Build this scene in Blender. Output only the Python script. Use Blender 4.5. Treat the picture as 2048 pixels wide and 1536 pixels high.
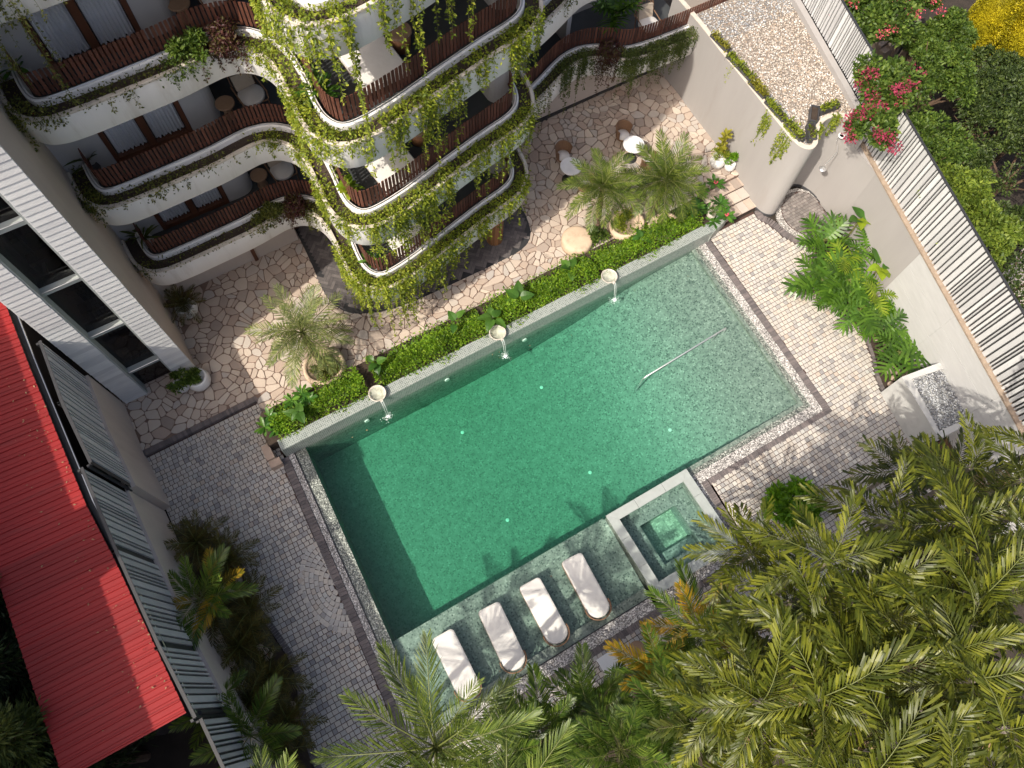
import bpy, math, random
import numpy as np
from mathutils import Vector, Matrix

for o in list(bpy.data.objects):
    bpy.data.objects.remove(o, do_unlink=True)
scene = bpy.context.scene
col = scene.collection
rad = math.radians

# ---------------------------------------------------------------- camera
CAM_R = np.array([[0.864227, -0.501702, 0.037491], [-0.453479, -0.809092, -0.3738], [0.21787, 0.306046, -0.926751]])
CAM_H = 22.0
FOC = 1523.0
cam_data = bpy.data.cameras.new('camera')
cam = bpy.data.objects.new('camera', cam_data)
col.objects.link(cam)
m = Matrix.Identity(4)
for i in range(3):
    m[i][0] = CAM_R[0][i]; m[i][1] = -CAM_R[1][i]; m[i][2] = -CAM_R[2][i]
m[2][3] = CAM_H
cam.matrix_world = m
cam_data.sensor_width = 36
cam_data.lens = FOC / 2048 * 36
cam_data.clip_end = 400
scene.camera = cam

# ---------------------------------------------------------------- sky, sun, exposure
SUN_AZ, SUN_EL = rad(15.4), rad(50)
w = bpy.data.worlds.new('World'); scene.world = w; w.use_nodes = True
nt = w.node_tree; nt.nodes.clear()
sky = nt.nodes.new('ShaderNodeTexSky'); sky.sky_type = 'NISHITA'; sky.sun_disc = False
sky.sun_elevation = SUN_EL; sky.sun_rotation = rad(90) - (SUN_AZ + math.pi)
sky.air_density = 0.8; sky.dust_density = 6.0; sky.ozone_density = 1.0
bg = nt.nodes.new('ShaderNodeBackground'); bg.inputs['Strength'].default_value = 0.12
wo = nt.nodes.new('ShaderNodeOutputWorld')
nt.links.new(sky.outputs[0], bg.inputs[0]); nt.links.new(bg.outputs[0], wo.inputs[0])
sd = bpy.data.lights.new('sun', 'SUN'); sd.energy = 3.0; sd.angle = rad(0.55); sd.color = (1.0, 0.93, 0.81)
sun = bpy.data.objects.new('sun', sd); col.objects.link(sun)
sdir = Vector((math.cos(SUN_EL) * math.cos(SUN_AZ), math.cos(SUN_EL) * math.sin(SUN_AZ), -math.sin(SUN_EL)))
sun.rotation_euler = sdir.to_track_quat('-Z', 'Y').to_euler()
sun.location = (-20, -6, 30)
scene.view_settings.view_transform = 'Standard'
scene.view_settings.look = 'None'
scene.view_settings.exposure = 0.74
scene.view_settings.gamma = 1.0
scene.view_settings.use_curve_mapping = False
scene.cycles.transparent_max_bounces = 16

# ---------------------------------------------------------------- helpers
rnd = random.Random(7)
rng = np.random.default_rng(11)


def P(px, py, z=0.0):
    """point of the place that the photograph shows at a pixel, at height z"""
    d = CAM_R.T @ np.array([(px - 1024) / FOC, (py - 768) / FOC, 1.0])
    t = (z - CAM_H) / d[2]
    return Vector((t * d[0], t * d[1], z))


def depth_of(p):
    return float(CAM_R[2] @ (np.array(p) - np.array([0, 0, CAM_H])))


def pix(p):
    c = CAM_R @ (np.array(p) - np.array([0, 0, CAM_H]))
    return 1024 + FOC * c[0] / c[2], 768 + FOC * c[1] / c[2]


def zp(x):
    """the stone terrace rises gently to the right"""
    return 0.12 + 0.30 * min(1.0, max(0.0, (x + 3) / 17.0))


class MB:
    def __init__(s):
        s.v = []; s.f = []

    def add(s, vs, fs):
        n = len(s.v); s.v.extend([tuple(map(float, q)) for q in vs]); s.f.extend([tuple(i + n for i in f) for f in fs]); return s

    def box(s, c, d, rz=0.0, M=None):
        x, y, z = d[0] / 2, d[1] / 2, d[2] / 2
        ca, sa = math.cos(rz), math.sin(rz)
        vs = []
        for k in (-z, z):
            for (a, b) in ((-x, -y), (x, -y), (x, y), (-x, y)):
                p = (c[0] + a * ca - b * sa, c[1] + a * sa + b * ca, c[2] + k)
                if M: p = tuple(M @ Vector((a, b, k)) + Vector(c))
                vs.append(p)
        return s.add(vs, [(3, 2, 1, 0), (4, 5, 6, 7), (0, 1, 5, 4), (1, 2, 6, 5), (2, 3, 7, 6), (3, 0, 4, 7)])

    def bbox(s, x0, x1, y0, y1, z0, z1):
        return s.box(((x0 + x1) / 2, (y0 + y1) / 2, (z0 + z1) / 2), (x1 - x0, y1 - y0, z1 - z0))

    def prism(s, poly, z0, z1, bottom=True):
        """poly counter-clockwise; z0/z1 numbers or functions of x"""
        n = len(poly)
        g0 = z0 if callable(z0) else (lambda x: z0)
        g1 = z1 if callable(z1) else (lambda x: z1)
        vs = [(p[0], p[1], g0(p[0])) for p in poly] + [(p[0], p[1], g1(p[0])) for p in poly]
        fs = [tuple(range(n, 2 * n))] + [(i, (i + 1) % n, n + (i + 1) % n, n + i) for i in range(n)]
        if bottom: fs.append(tuple(reversed(range(n))))
        return s.add(vs, fs)

    def tube(s, path, r, n=8, cap=True):
        path = [Vector(p) for p in path]; k0 = len(path)
        rs = r if isinstance(r, (list, tuple)) else [r] * k0
        vs = []; up = Vector((0, 0, 1))
        for i, p in enumerate(path):
            d = (path[min(i + 1, k0 - 1)] - path[max(i - 1, 0)]).normalized()
            a = d.cross(up)
            if a.length < 1e-3: a = d.cross(Vector((1, 0, 0)))
            a.normalize(); b = d.cross(a)
            for j in range(n):
                t = 2 * math.pi * j / n
                vs.append(p + a * (math.cos(t) * rs[i]) + b * (math.sin(t) * rs[i]))
        fs = [(i * n + j, i * n + (j + 1) % n, (i + 1) * n + (j + 1) % n, (i + 1) * n + j) for i in range(k0 - 1) for j in range(n)]
        if cap: fs += [tuple(range(n)), tuple(reversed(range((k0 - 1) * n, k0 * n)))]
        return s.add(vs, fs)

    def lathe(s, prof, c=(0, 0, 0), n=24, sx=1, sy=1):
        vs = []
        for (r, z) in prof:
            for j in range(n):
                t = 2 * math.pi * j / n
                vs.append((c[0] + r * math.cos(t) * sx, c[1] + r * math.sin(t) * sy, c[2] + z))
        k = len(prof)
        fs = [(i * n + j, i * n + (j + 1) % n, (i + 1) * n + (j + 1) % n, (i + 1) * n + j) for i in range(k - 1) for j in range(n)]
        if prof[0][0] > 1e-4: fs.append(tuple(reversed(range(n))))
        if prof[-1][0] > 1e-4: fs.append(tuple(range((k - 1) * n, k * n)))
        return s.add(vs, fs)

    def blob(s, c, r, seed=0, nu=10, nv=6, amp=.12):
        q = random.Random(seed); vs = []
        ph = [q.uniform(0, 6.28) for _ in range(6)]
        for i in range(nv + 1):
            th = math.pi * i / nv
            for j in range(nu):
                f = 2 * math.pi * j / nu
                k = 1 + amp * (math.sin(2 * f + ph[0]) * math.sin(th) + math.sin(3 * th + ph[1]) * .6 + math.sin(f + 2 * th + ph[2]) * .6)
                vs.append((c[0] + r[0] * k * math.sin(th) * math.cos(f), c[1] + r[1] * k * math.sin(th) * math.sin(f), c[2] + r[2] * k * math.cos(th)))
        fs = [(i * nu + j, (i + 1) * nu + j, (i + 1) * nu + (j + 1) % nu, i * nu + (j + 1) % nu) for i in range(nv) for j in range(nu)]
        return s.add(vs, fs)

    def build(s, name, mat, parent=None, smooth=False, world=True):
        return ob(name, s.v, s.f, mat, parent, smooth, world)


def mesh_np(name, v, f):
    """v (n,3) array, f (k,m) array of equal-sided faces"""
    me = bpy.data.meshes.new(name)
    v = np.asarray(v, dtype=np.float32); f = np.asarray(f, dtype=np.int32)
    k, mm = f.shape
    me.vertices.add(len(v)); me.vertices.foreach_set('co', v.ravel())
    me.loops.add(k * mm); me.loops.foreach_set('vertex_index', f.ravel())
    me.polygons.add(k); me.polygons.foreach_set('loop_start', np.arange(0, k * mm, mm, dtype=np.int32))
    me.update(calc_edges=True)
    return me


def wmat(o):
    M_ = o.matrix_basis.copy()
    if o.parent is not None: M_ = wmat(o.parent) @ o.matrix_parent_inverse @ M_
    return M_


def link(o, parent=None, world=False):
    col.objects.link(o)
    if parent is not None:
        o.parent = parent
        if world:
            T = wmat(parent)
            o.matrix_parent_inverse = T.inverted()
    return o


def setmat(me, mat):
    me.materials.clear()
    me.materials.append(MATS[mat] if isinstance(mat, str) else mat)


def ob(name, vs, fs, mat, parent=None, smooth=False, world=True):
    me = bpy.data.meshes.new(name)
    me.from_pydata(vs, [], fs); me.update()
    setmat(me, mat)
    if smooth: me.polygons.foreach_set('use_smooth', [True] * len(me.polygons))
    return link(bpy.data.objects.new(name, me), parent, world)


def ob_np(name, v, f, mat, parent=None, world=True, smooth=False):
    me = mesh_np(name, v, f); setmat(me, mat)
    if smooth: me.polygons.foreach_set('use_smooth', np.ones(len(me.polygons), dtype=bool))
    return link(bpy.data.objects.new(name, me), parent, world)


def tag(o, label=None, cat=None, group=None, kind=None):
    if label: o['label'] = label
    if cat: o['category'] = cat
    if group: o['group'] = group
    if kind: o['kind'] = kind
    return o


def thing(name, label, cat, loc=(0, 0, 0), rz=0, group=None):
    o = bpy.data.objects.new(name, None); o.empty_display_size = .2
    o.location = loc; o.rotation_euler = (0, 0, rz); col.objects.link(o)
    return tag(o, label, cat, group)


def copy_tree(o, parent=None):
    c = o.copy(); col.objects.link(c); c.parent = parent
    for ch in list(o.children): copy_tree(ch, c)
    return c


def inst(name, me, parent, M):
    o = bpy.data.objects.new(name, me); col.objects.link(o)
    o.parent = parent; o.matrix_local = M
    return o


def catmull(pts, step=.08):
    pts = [np.array(p, float) for p in pts]
    out = []
    for i in range(len(pts) - 1):
        p0 = pts[max(i - 1, 0)]; p1 = pts[i]; p2 = pts[i + 1]; p3 = pts[min(i + 2, len(pts) - 1)]
        for t in np.linspace(0, 1, 14, endpoint=False):
            out.append(.5 * ((2 * p1) + (-p0 + p2) * t + (2 * p0 - 5 * p1 + 4 * p2 - p3) * t * t + (-p0 + 3 * p1 - 3 * p2 + p3) * t ** 3))
    out.append(pts[-1]); out = np.array(out)
    s = np.r_[0, np.cumsum(np.linalg.norm(np.diff(out, axis=0), axis=1))]
    q = np.linspace(0, s[-1], max(2, int(s[-1] / step)))
    return np.stack([np.interp(q, s, out[:, k]) for k in range(out.shape[1])], 1)


def normals2(c):
    d = np.gradient(c, axis=0); d /= np.linalg.norm(d, axis=1)[:, None]
    return np.stack([-d[:, 1], d[:, 0]], 1)


def inside(poly, x, y):
    r = False; n = len(poly); j = n - 1
    for i in range(n):
        xi, yi = poly[i]; xj, yj = poly[j]
        if (yi > y) != (yj > y) and x < (xj - xi) * (y - yi) / (yj - yi) + xi: r = not r
        j = i
    return r


def spans(poly, y):
    xs = []; n = len(poly)
    for i in range(n):
        a, b = poly[i], poly[(i + 1) % n]
        if (a[1] > y) != (b[1] > y): xs.append(a[0] + (b[0] - a[0]) * (y - a[1]) / (b[1] - a[1]))
    xs.sort()
    return list(zip(xs[0::2], xs[1::2]))


def clip_half(poly, a, b, c):
    """keep a*x+b*y<=c"""
    out = []; n = len(poly)
    for i in range(n):
        p, q = poly[i], poly[(i + 1) % n]
        dp = a * p[0] + b * p[1] - c; dq = a * q[0] + b * q[1] - c
        if dp <= 0: out.append(p)
        if dp * dq < 0:
            t = dp / (dp - dq); out.append((p[0] + (q[0] - p[0]) * t, p[1] + (q[1] - p[1]) * t))
    return out


def area(poly):
    return .5 * sum(poly[i][0] * poly[(i + 1) % len(poly)][1] - poly[(i + 1) % len(poly)][0] * poly[i][1] for i in range(len(poly)))


# ---------------------------------------------------------------- materials
MATS = {}


def new_mat(name):
    mt = bpy.data.materials.new(name); mt.use_nodes = True
    n = mt.node_tree; n.nodes.clear()
    out = n.nodes.new('ShaderNodeOutputMaterial')
    MATS[name] = mt
    return mt, n, out


def N(n, t, **kw):
    x = n.nodes.new(t)
    for k, v in kw.items():
        if k in x.inputs: x.inputs[k].default_value = v
        else: setattr(x, k, v)
    return x


def c4(c): return (c[0], c[1], c[2], 1.0)


def mixrgb(n, fac, a, b, mode='MIX'):
    x = n.nodes.new('ShaderNodeMix'); x.data_type = 'RGBA'; x.blend_type = mode
    for sock, val in ((x.inputs[0], fac), (x.inputs[6], a), (x.inputs[7], b)):
        if isinstance(val, bpy.types.NodeSocket): n.links.new(val, sock)
        elif isinstance(val, (tuple, list)): sock.default_value = c4(val)
        else: sock.default_value = val
    return x.outputs[2]


def island_random(n):
    g = N(n, 'ShaderNodeNewGeometry'); oi = N(n, 'ShaderNodeObjectInfo')
    a = N(n, 'ShaderNodeMath', operation='ADD'); n.links.new(g.outputs['Random Per Island'], a.inputs[0]); n.links.new(oi.outputs['Random'], a.inputs[1])
    f = N(n, 'ShaderNodeMath', operation='FRACT'); n.links.new(a.outputs[0], f.inputs[0])
    return f.outputs[0]


def ramp(n, fac, stops, interp='LINEAR'):
    r = N(n, 'ShaderNodeValToRGB'); r.color_ramp.interpolation = interp
    e = r.color_ramp.elements
    while len(e) < len(stops): e.new(.5)
    for i, (p, c) in enumerate(stops):
        e[i].position = p; e[i].color = c4(c)
    n.links.new(fac, r.inputs[0])
    return r.outputs[0]


def coords(n, scale=(1, 1, 1), world=True):
    mp = N(n, 'ShaderNodeMapping'); mp.inputs['Scale'].default_value = scale
    if world:
        g = N(n, 'ShaderNodeNewGeometry'); n.links.new(g.outputs['Position'], mp.inputs[0])
    else:
        g = N(n, 'ShaderNodeTexCoord'); n.links.new(g.outputs['Object'], mp.inputs[0])
    return mp.outputs[0]


def noise(n, vec, scale, detail=4, rough=.55):
    x = N(n, 'ShaderNodeTexNoise', Scale=scale, Detail=detail, Roughness=rough)
    n.links.new(vec, x.inputs['Vector']); return x.outputs['Fac']


def bump(n, h, strength=.3, dist=.02, normal=None):
    b = N(n, 'ShaderNodeBump', Strength=strength, Distance=dist); n.links.new(h, b.inputs['Height'])
    if normal is not None: n.links.new(normal, b.inputs['Normal'])
    return b.outputs[0]


def plain(name, c1, c2=None, scale=3., rough=.7, bstr=.2, bscale=40., bdist=.01, metal=0., stain=None, stain_scale=.8, rand=None, stretch=(1, 1, 1), spec=.4, world=True, stain_lo=.5):
    """a surface of two noise-mixed tones, with optional stain, island variation and fine relief"""
    mt, n, out = new_mat(name)
    v = coords(n, stretch, world)
    c2 = c2 or tuple(x * .8 for x in c1)
    base = ramp(n, noise(n, v, scale, 5, .6), [(.3, c1), (.72, c2)])
    if rand:
        base = mixrgb(n, .75, base, ramp(n, island_random(n), rand, 'LINEAR'), 'MIX') if len(rand) > 2 else mixrgb(n, 1., base, ramp(n, island_random(n), rand), 'MULTIPLY')
    if stain:
        s = ramp(n, noise(n, v, stain_scale, 6, .65), [(stain_lo, (0, 0, 0)), (stain_lo + .25, (1, 1, 1))])
        base = mixrgb(n, s, base, stain)
    p = N(n, 'ShaderNodeBsdfPrincipled', Roughness=rough, Metallic=metal)
    p.inputs['Specular IOR Level'].default_value = spec
    n.links.new(base, p.inputs['Base Color'])
    if bstr: n.links.new(bump(n, noise(n, v, bscale, 4, .6), bstr, bdist), p.inputs['Normal'])
    n.links.new(p.outputs[0], out.inputs[0])
    return mt


def leafmat(name, stops, trans=.35, rough=.5, vary=1.6):
    mt, n, out = new_mat(name)
    r = island_random(n)
    base = ramp(n, r, stops)
    big = noise(n, coords(n), vary, 3)
    base = mixrgb(n, 1., base, ramp(n, big, [(.3, (.55, .58, .52)), (.7, (1.15, 1.12, 1.02))]), 'MULTIPLY')
    p = N(n, 'ShaderNodeBsdfPrincipled', Roughness=rough); p.inputs['Specular IOR Level'].default_value = .35
    t = N(n, 'ShaderNodeBsdfTranslucent'); mx = N(n, 'ShaderNodeMixShader'); mx.inputs[0].default_value = trans
    n.links.new(base, p.inputs['Base Color'])
    tc = mixrgb(n, 1., base, (1.25, 1.2, .55), 'MULTIPLY'); n.links.new(tc, t.inputs[0])
    n.links.new(p.outputs[0], mx.inputs[1]); n.links.new(t.outputs[0], mx.inputs[2]); n.links.new(mx.outputs[0], out.inputs[0])
    return mt


# stone, plaster, ground
plain('soil', (.035, .024, .018), (.06, .042, .03), 6, .95, .6, 30, .03)
plain('ground', (.022, .018, .014), (.045, .034, .026), 1.2, .95, .5, 12, .04)
plain('grout', (.085, .045, .036), (.05, .03, .027), 2.5, .95, .3, 60)
plain('grout_light', (.22, .15, .115), (.15, .10, .08), 2.5, .95, .3, 60)
plain('paver', (.49, .455, .405), (.41, .385, .355), 14, .75, .35, 55, .008,
      rand=[(0, (.22, .215, .22)), (.14, (.36, .345, .33)), (.3, (.48, .445, .395)), (.5, (.53, .475, .41)), (.68, (.45, .435, .415)), (.8, (.57, .525, .455)), (.88, (.46, .375, .30)), (.94, (.39, .40, .39)), (1, (.61, .575, .515))],
      stain=(.42, .34, .27), stain_scale=1.1, stain_lo=.6)
plain('flagstone', (.46, .385, .315), (.40, .31, .245), 9, .78, .45, 35, .012,
      rand=[(0, (.27, .22, .19)), (.2, (.42, .34, .28)), (.4, (.52, .435, .36)), (.55, (.36, .27, .215)), (.72, (.56, .48, .40)), (.88, (.38, .355, .335)), (1, (.60, .51, .41))],
      stain=(.38, .245, .175), stain_scale=.7, stain_lo=.58)
plain('kerb_brick', (.13, .115, .115), (.175, .155, .15), 12, .85, .4, 50, .008, rand=[(0, (.72, .72, .74)), (1, (1.25, 1.2, 1.18))])
plain('herringbone', (.095, .085, .085), (.14, .125, .122), 8, .6, .25, 40, .006, rand=[(0, (.65, .65, .66)), (1, (1.3, 1.28, 1.25))])
plain('white_plaster', (.80, .78, .755), (.74, .72, .69), 2.2, .88, .3, 18, .006, stain=(.56, .52, .47), stain_scale=2.4, stretch=(1, 1, .16), stain_lo=.53)
plain('beige_plaster', (.52, .45, .40), (.47, .405, .36), 2.0, .88, .25, 20, .006, stain=(.40, .34, .30), stain_scale=.8, stretch=(1, 1, .3), stain_lo=.55)
plain('grey_plaster', (.35, .33, .318), (.32, .302, .29), 1.5, .85, .2, 14, .005, stain=(.30, .275, .255), stain_scale=1.6, stretch=(1, 1, .2), stain_lo=.54)
plain('pale_concrete', (.50, .50, .48), (.44, .44, .425), 3, .75, .2, 24, .005, stain=(.38, .375, .36), stain_scale=1.5, stain_lo=.55)
plain('spa_stone', (.37, .40, .385), (.32, .345, .33), 4, .6, .2, 24, .005, stain=(.32, .35, .33), stain_scale=2, stain_lo=.56)
plain('lip_stone', (.60, .54, .46), (.50, .44, .37), 6, .85, .3, 30, .006, stain=(.33, .27, .22), stain_scale=2.2, stain_lo=.56)
plain('white_wall', (.50, .495, .485), (.45, .445, .435), 1.6, .85, .5, 9, .012, stretch=(1, 1, 5), stain=(.6, .58, .55), stain_scale=.8, stain_lo=.6)
plain('balcony_floor', (.045, .05, .053), (.06, .064, .066), 3, .55, .1, 40)
plain('interior', (.035, .028, .026), (.05, .04, .037), 1, .9, 0)
plain('room_wall', (.50, .48, .46), (.45, .435, .42), 1.5, .9, .15, 12, .004)
plain('brown_wall', (.12, .05, .035), (.09, .038, .028), 1.5, .8, .15, 12, .004)
plain('timber_dark', (.13, .052, .032), (.075, .03, .021), 6, .6, .4, 30, .004, rand=[(0, (.65, .62, .6)), (1, (1.45, 1.4, 1.35))], stretch=(6, 6, .8))
plain('timber_frame', (.15, .058, .03), (.10, .04, .022), 7, .5, .2, 40, .003, stretch=(1, 1, .2))
plain('timber_light', (.36, .24, .155), (.26, .16, .10), 9, .6, .3, 40, .003, stretch=(1, 9, 1), rand=[(0, (.85, .85, .85)), (1, (1.12, 1.1, 1.08))])
plain('timber_column', (.33, .17, .08), (.24, .115, .052), 8, .55, .3, 40, .004, stretch=(8, 8, .5), rand=[(0, (.75, .75, .75)), (1, (1.2, 1.15, 1.1))])
plain('rattan', (.26, .15, .085), (.17, .095, .055), 30, .6, .5, 90, .004)
plain('rattan_dark', (.16, .085, .05), (.10, .055, .035), 30, .6, .5, 90, .004)
plain('cushion', (.68, .655, .62), (.64, .615, .58), 4, .9, .25, 8, .02)
plain('cushion_tan', (.48, .40, .31), (.42, .35, .27), 6, .9, .3, 12, .01)
plain('lounger_cushion', (.70, .68, .64), (.66, .64, .60), 3, .92, .35, 5, .02)
plain('marble', (.80, .79, .78), (.62, .61, .61), 2.5, .25, 0)
plain('ceramic_white', (.78, .77, .75), (.72, .71, .69), 4, .5, .1, 30, .003)
plain('pot_beige', (.60, .46, .33), (.52, .39, .28), 4, .8, .25, 25, .006, stain=(.38, .28, .2), stain_scale=3)
plain('bowl_stone', (.58, .53, .46), (.46, .42, .36), 10, .8, .4, 40, .006, stain=(.3, .26, .21), stain_scale=5)
plain('steel', (.55, .56, .56), (.45, .46, .46), 8, .28, 0, metal=1.)
plain('chrome', (.78, .78, .78), (.7, .7, .7), 8, .32, 0, metal=.75)
plain('dark_metal', (.028, .028, .03), (.04, .04, .042), 8, .5, .1, 40)
plain('box_metal', (.075, .075, .08), (.05, .05, .055), 8, .5, .2, 40)
plain('tower_board', (.70, .70, .69), (.60, .60, .595), 3, .6, .6, 14, .006, stretch=(1, 1, 4), rand=[(0, (.86, .86, .87)), (1, (1.08, 1.08, 1.07))])
plain('fence_slat', (.60, .60, .59), (.52, .52, .515), 3, .55, .2, 20, .004, stretch=(3, 3, .6), rand=[(0, (.80, .80, .81)), (1, (1.1, 1.1, 1.1))], stain=(.46, .44, .42), stain_scale=2, stain_lo=.62)
plain('slat_grey', (.55, .545, .545), (.47, .465, .465), 3, .5, .2, 20, .004, stretch=(3, 3, .6), rand=[(0, (.75, .75, .76)), (1, (1.15, 1.15, 1.15))])
plain('red_roof', (.28, .016, .016), (.23, .014, .014), 2.5, .55, .15, 10, .01, stain=(.20, .03, .028), stain_scale=2.2, stain_lo=.56, rand=[(0, (.78, .8, .8)), (1, (1.12, 1.1, 1.1))], stretch=(.3, 2, 1))
plain('gravel', (.40, .345, .29), (.36, .31, .26), 12, .85, .6, 60, .02, rand=[(0, (.20, .17, .145)), (.25, (.42, .36, .30)), (.5, (.58, .52, .46)), (.7, (.44, .31, .21)), (.85, (.70, .67, .62)), (1, (.88, .86, .83))])
plain('gravel_grey', (.36, .37, .38), (.28, .29, .30), 12, .85, .6, 60, .02, rand=[(0, (.12, .12, .13)), (.3, (.28, .29, .30)), (.6, (.45, .46, .47)), (1, (.72, .73, .74))])
pass
plain('boulder', (.46, .36, .29), (.36, .28, .23), 5, .85, .4, 25, .01, rand=[(0, (.75, .75, .75)), (1, (1.15, 1.1, 1.05))])
plain('shower_tile', (.17, .155, .15), (.23, .21, .20), 9, .7, .3, 50, .005, rand=[(0, (.7, .7, .7)), (1, (1.3, 1.28, 1.25))])
plain('bark', (.16, .10, .065), (.10, .065, .045), 14, .95, .8, 30, .03)
plain('bark_grey', (.24, .20, .165), (.17, .14, .115), 10, .95, .6, 30, .02)
plain('rachis', (.13, .15, .035), (.10, .115, .03), 8, .6, 0)
plain('stem', (.16, .13, .05), (.11, .13, .04), 8, .8, 0)
plain('flower_pink', (.60, .09, .12), (.5, .06, .10), 20, .7, 0, rand=[(0, (.8, .7, .8)), (1, (1.1, 1.3, 1.1))])
plain('flower_magenta', (.28, .028, .06), (.23, .025, .06), 20, .7, 0, rand=[(0, (.6, .6, .6)), (1, (1.3, 1.2, 1.2))])
plain('dry_leaf', (.34, .24, .13), (.26, .17, .09), 8, .9, 0, rand=[(0, (.7, .7, .7)), (1, (1.2, 1.2, 1.2))])
plain('foam', (.82, .88, .86), (.72, .8, .78), 30, .5, .3, 80)
plain('rock_ledge', (.36, .28, .21), (.25, .19, .14), 6, .9, .6, 20, .02)
plain('inlet_white', (.85, .85, .82), (.8, .8, .78), 5, .4, 0)

# foliage
leafmat('leaf_hedge', [(0, (.065, .15, .012)), (.5, (.16, .31, .02)), (1, (.31, .45, .04))], .4)
leafmat('leaf_vine', [(0, (.12, .18, .02)), (.5, (.25, .32, .03)), (1, (.44, .47, .06))], .45)
leafmat('leaf_vine_dark', [(0, (.07, .09, .02)), (.5, (.13, .15, .032)), (1, (.24, .24, .055))], .35)
leafmat('leaf_purple', [(0, (.06, .022, .028)), (.5, (.10, .035, .035)), (.8, (.10, .08, .03)), (1, (.14, .12, .035))], .3)
leafmat('leaf_grassy', [(0, (.06, .09, .02)), (.6, (.11, .15, .035)), (1, (.17, .20, .05))], .35)
leafmat('leaf_palm', [(0, (.06, .10, .02)), (.5, (.13, .185, .035)), (1, (.24, .29, .06))], .35, .42)
leafmat('leaf_palm_pale', [(0, (.10, .14, .05)), (.5, (.19, .235, .085)), (1, (.32, .35, .13))], .3, .42)
leafmat('leaf_fishtail', [(0, (.045, .062, .007)), (.5, (.11, .132, .014)), (1, (.22, .23, .026))], .35, .4)
leafmat('leaf_fishtail_dark', [(0, (.035, .055, .014)), (.5, (.07, .09, .02)), (1, (.13, .14, .03))], .3, .4)
leafmat('leaf_areca', [(0, (.05, .10, .018)), (.5, (.10, .17, .028)), (1, (.19, .26, .045))], .35, .35)
leafmat('leaf_areca_gold', [(0, (.20, .19, .02)), (.5, (.40, .28, .03)), (1, (.52, .30, .035))], .4, .4)
leafmat('leaf_cycad', [(0, (.04, .042, .012)), (.5, (.085, .08, .02)), (1, (.16, .125, .03))], .25, .4)
leafmat('leaf_philo', [(0, (.035, .085, .012)), (.5, (.065, .145, .018)), (1, (.12, .23, .028))], .25, .27)
leafmat('leaf_philo_bright', [(0, (.14, .24, .02)), (.5, (.22, .33, .025)), (1, (.34, .42, .04))], .4, .35)
leafmat('leaf_ear', [(0, (.05, .14, .025)), (1, (.11, .23, .04))], .4, .4)
leafmat('leaf_plumeria', [(0, (.04, .12, .02)), (.6, (.07, .18, .025)), (1, (.13, .26, .04))], .3, .3)
leafmat('leaf_ficus', [(0, (.16, .17, .02)), (.5, (.26, .25, .03)), (1, (.36, .33, .05))], .35, .3)
leafmat('leaf_tree', [(0, (.045, .09, .015)), (.5, (.09, .155, .024)), (1, (.17, .24, .04))], .35)
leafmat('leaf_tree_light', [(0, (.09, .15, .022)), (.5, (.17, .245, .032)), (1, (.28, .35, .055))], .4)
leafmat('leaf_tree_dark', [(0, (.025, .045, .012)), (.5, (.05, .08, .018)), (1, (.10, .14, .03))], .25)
leafmat('leaf_yellow', [(0, (.36, .30, .01)), (.5, (.46, .40, .015)), (1, (.56, .48, .03))], .35)
leafmat('leaf_conifer', [(0, (.02, .035, .014)), (.5, (.035, .055, .02)), (1, (.08, .12, .035))], .25)
leafmat('leaf_bush', [(0, (.08, .20, .012)), (.5, (.14, .31, .018)), (1, (.22, .40, .03))], .42, .35)

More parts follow.
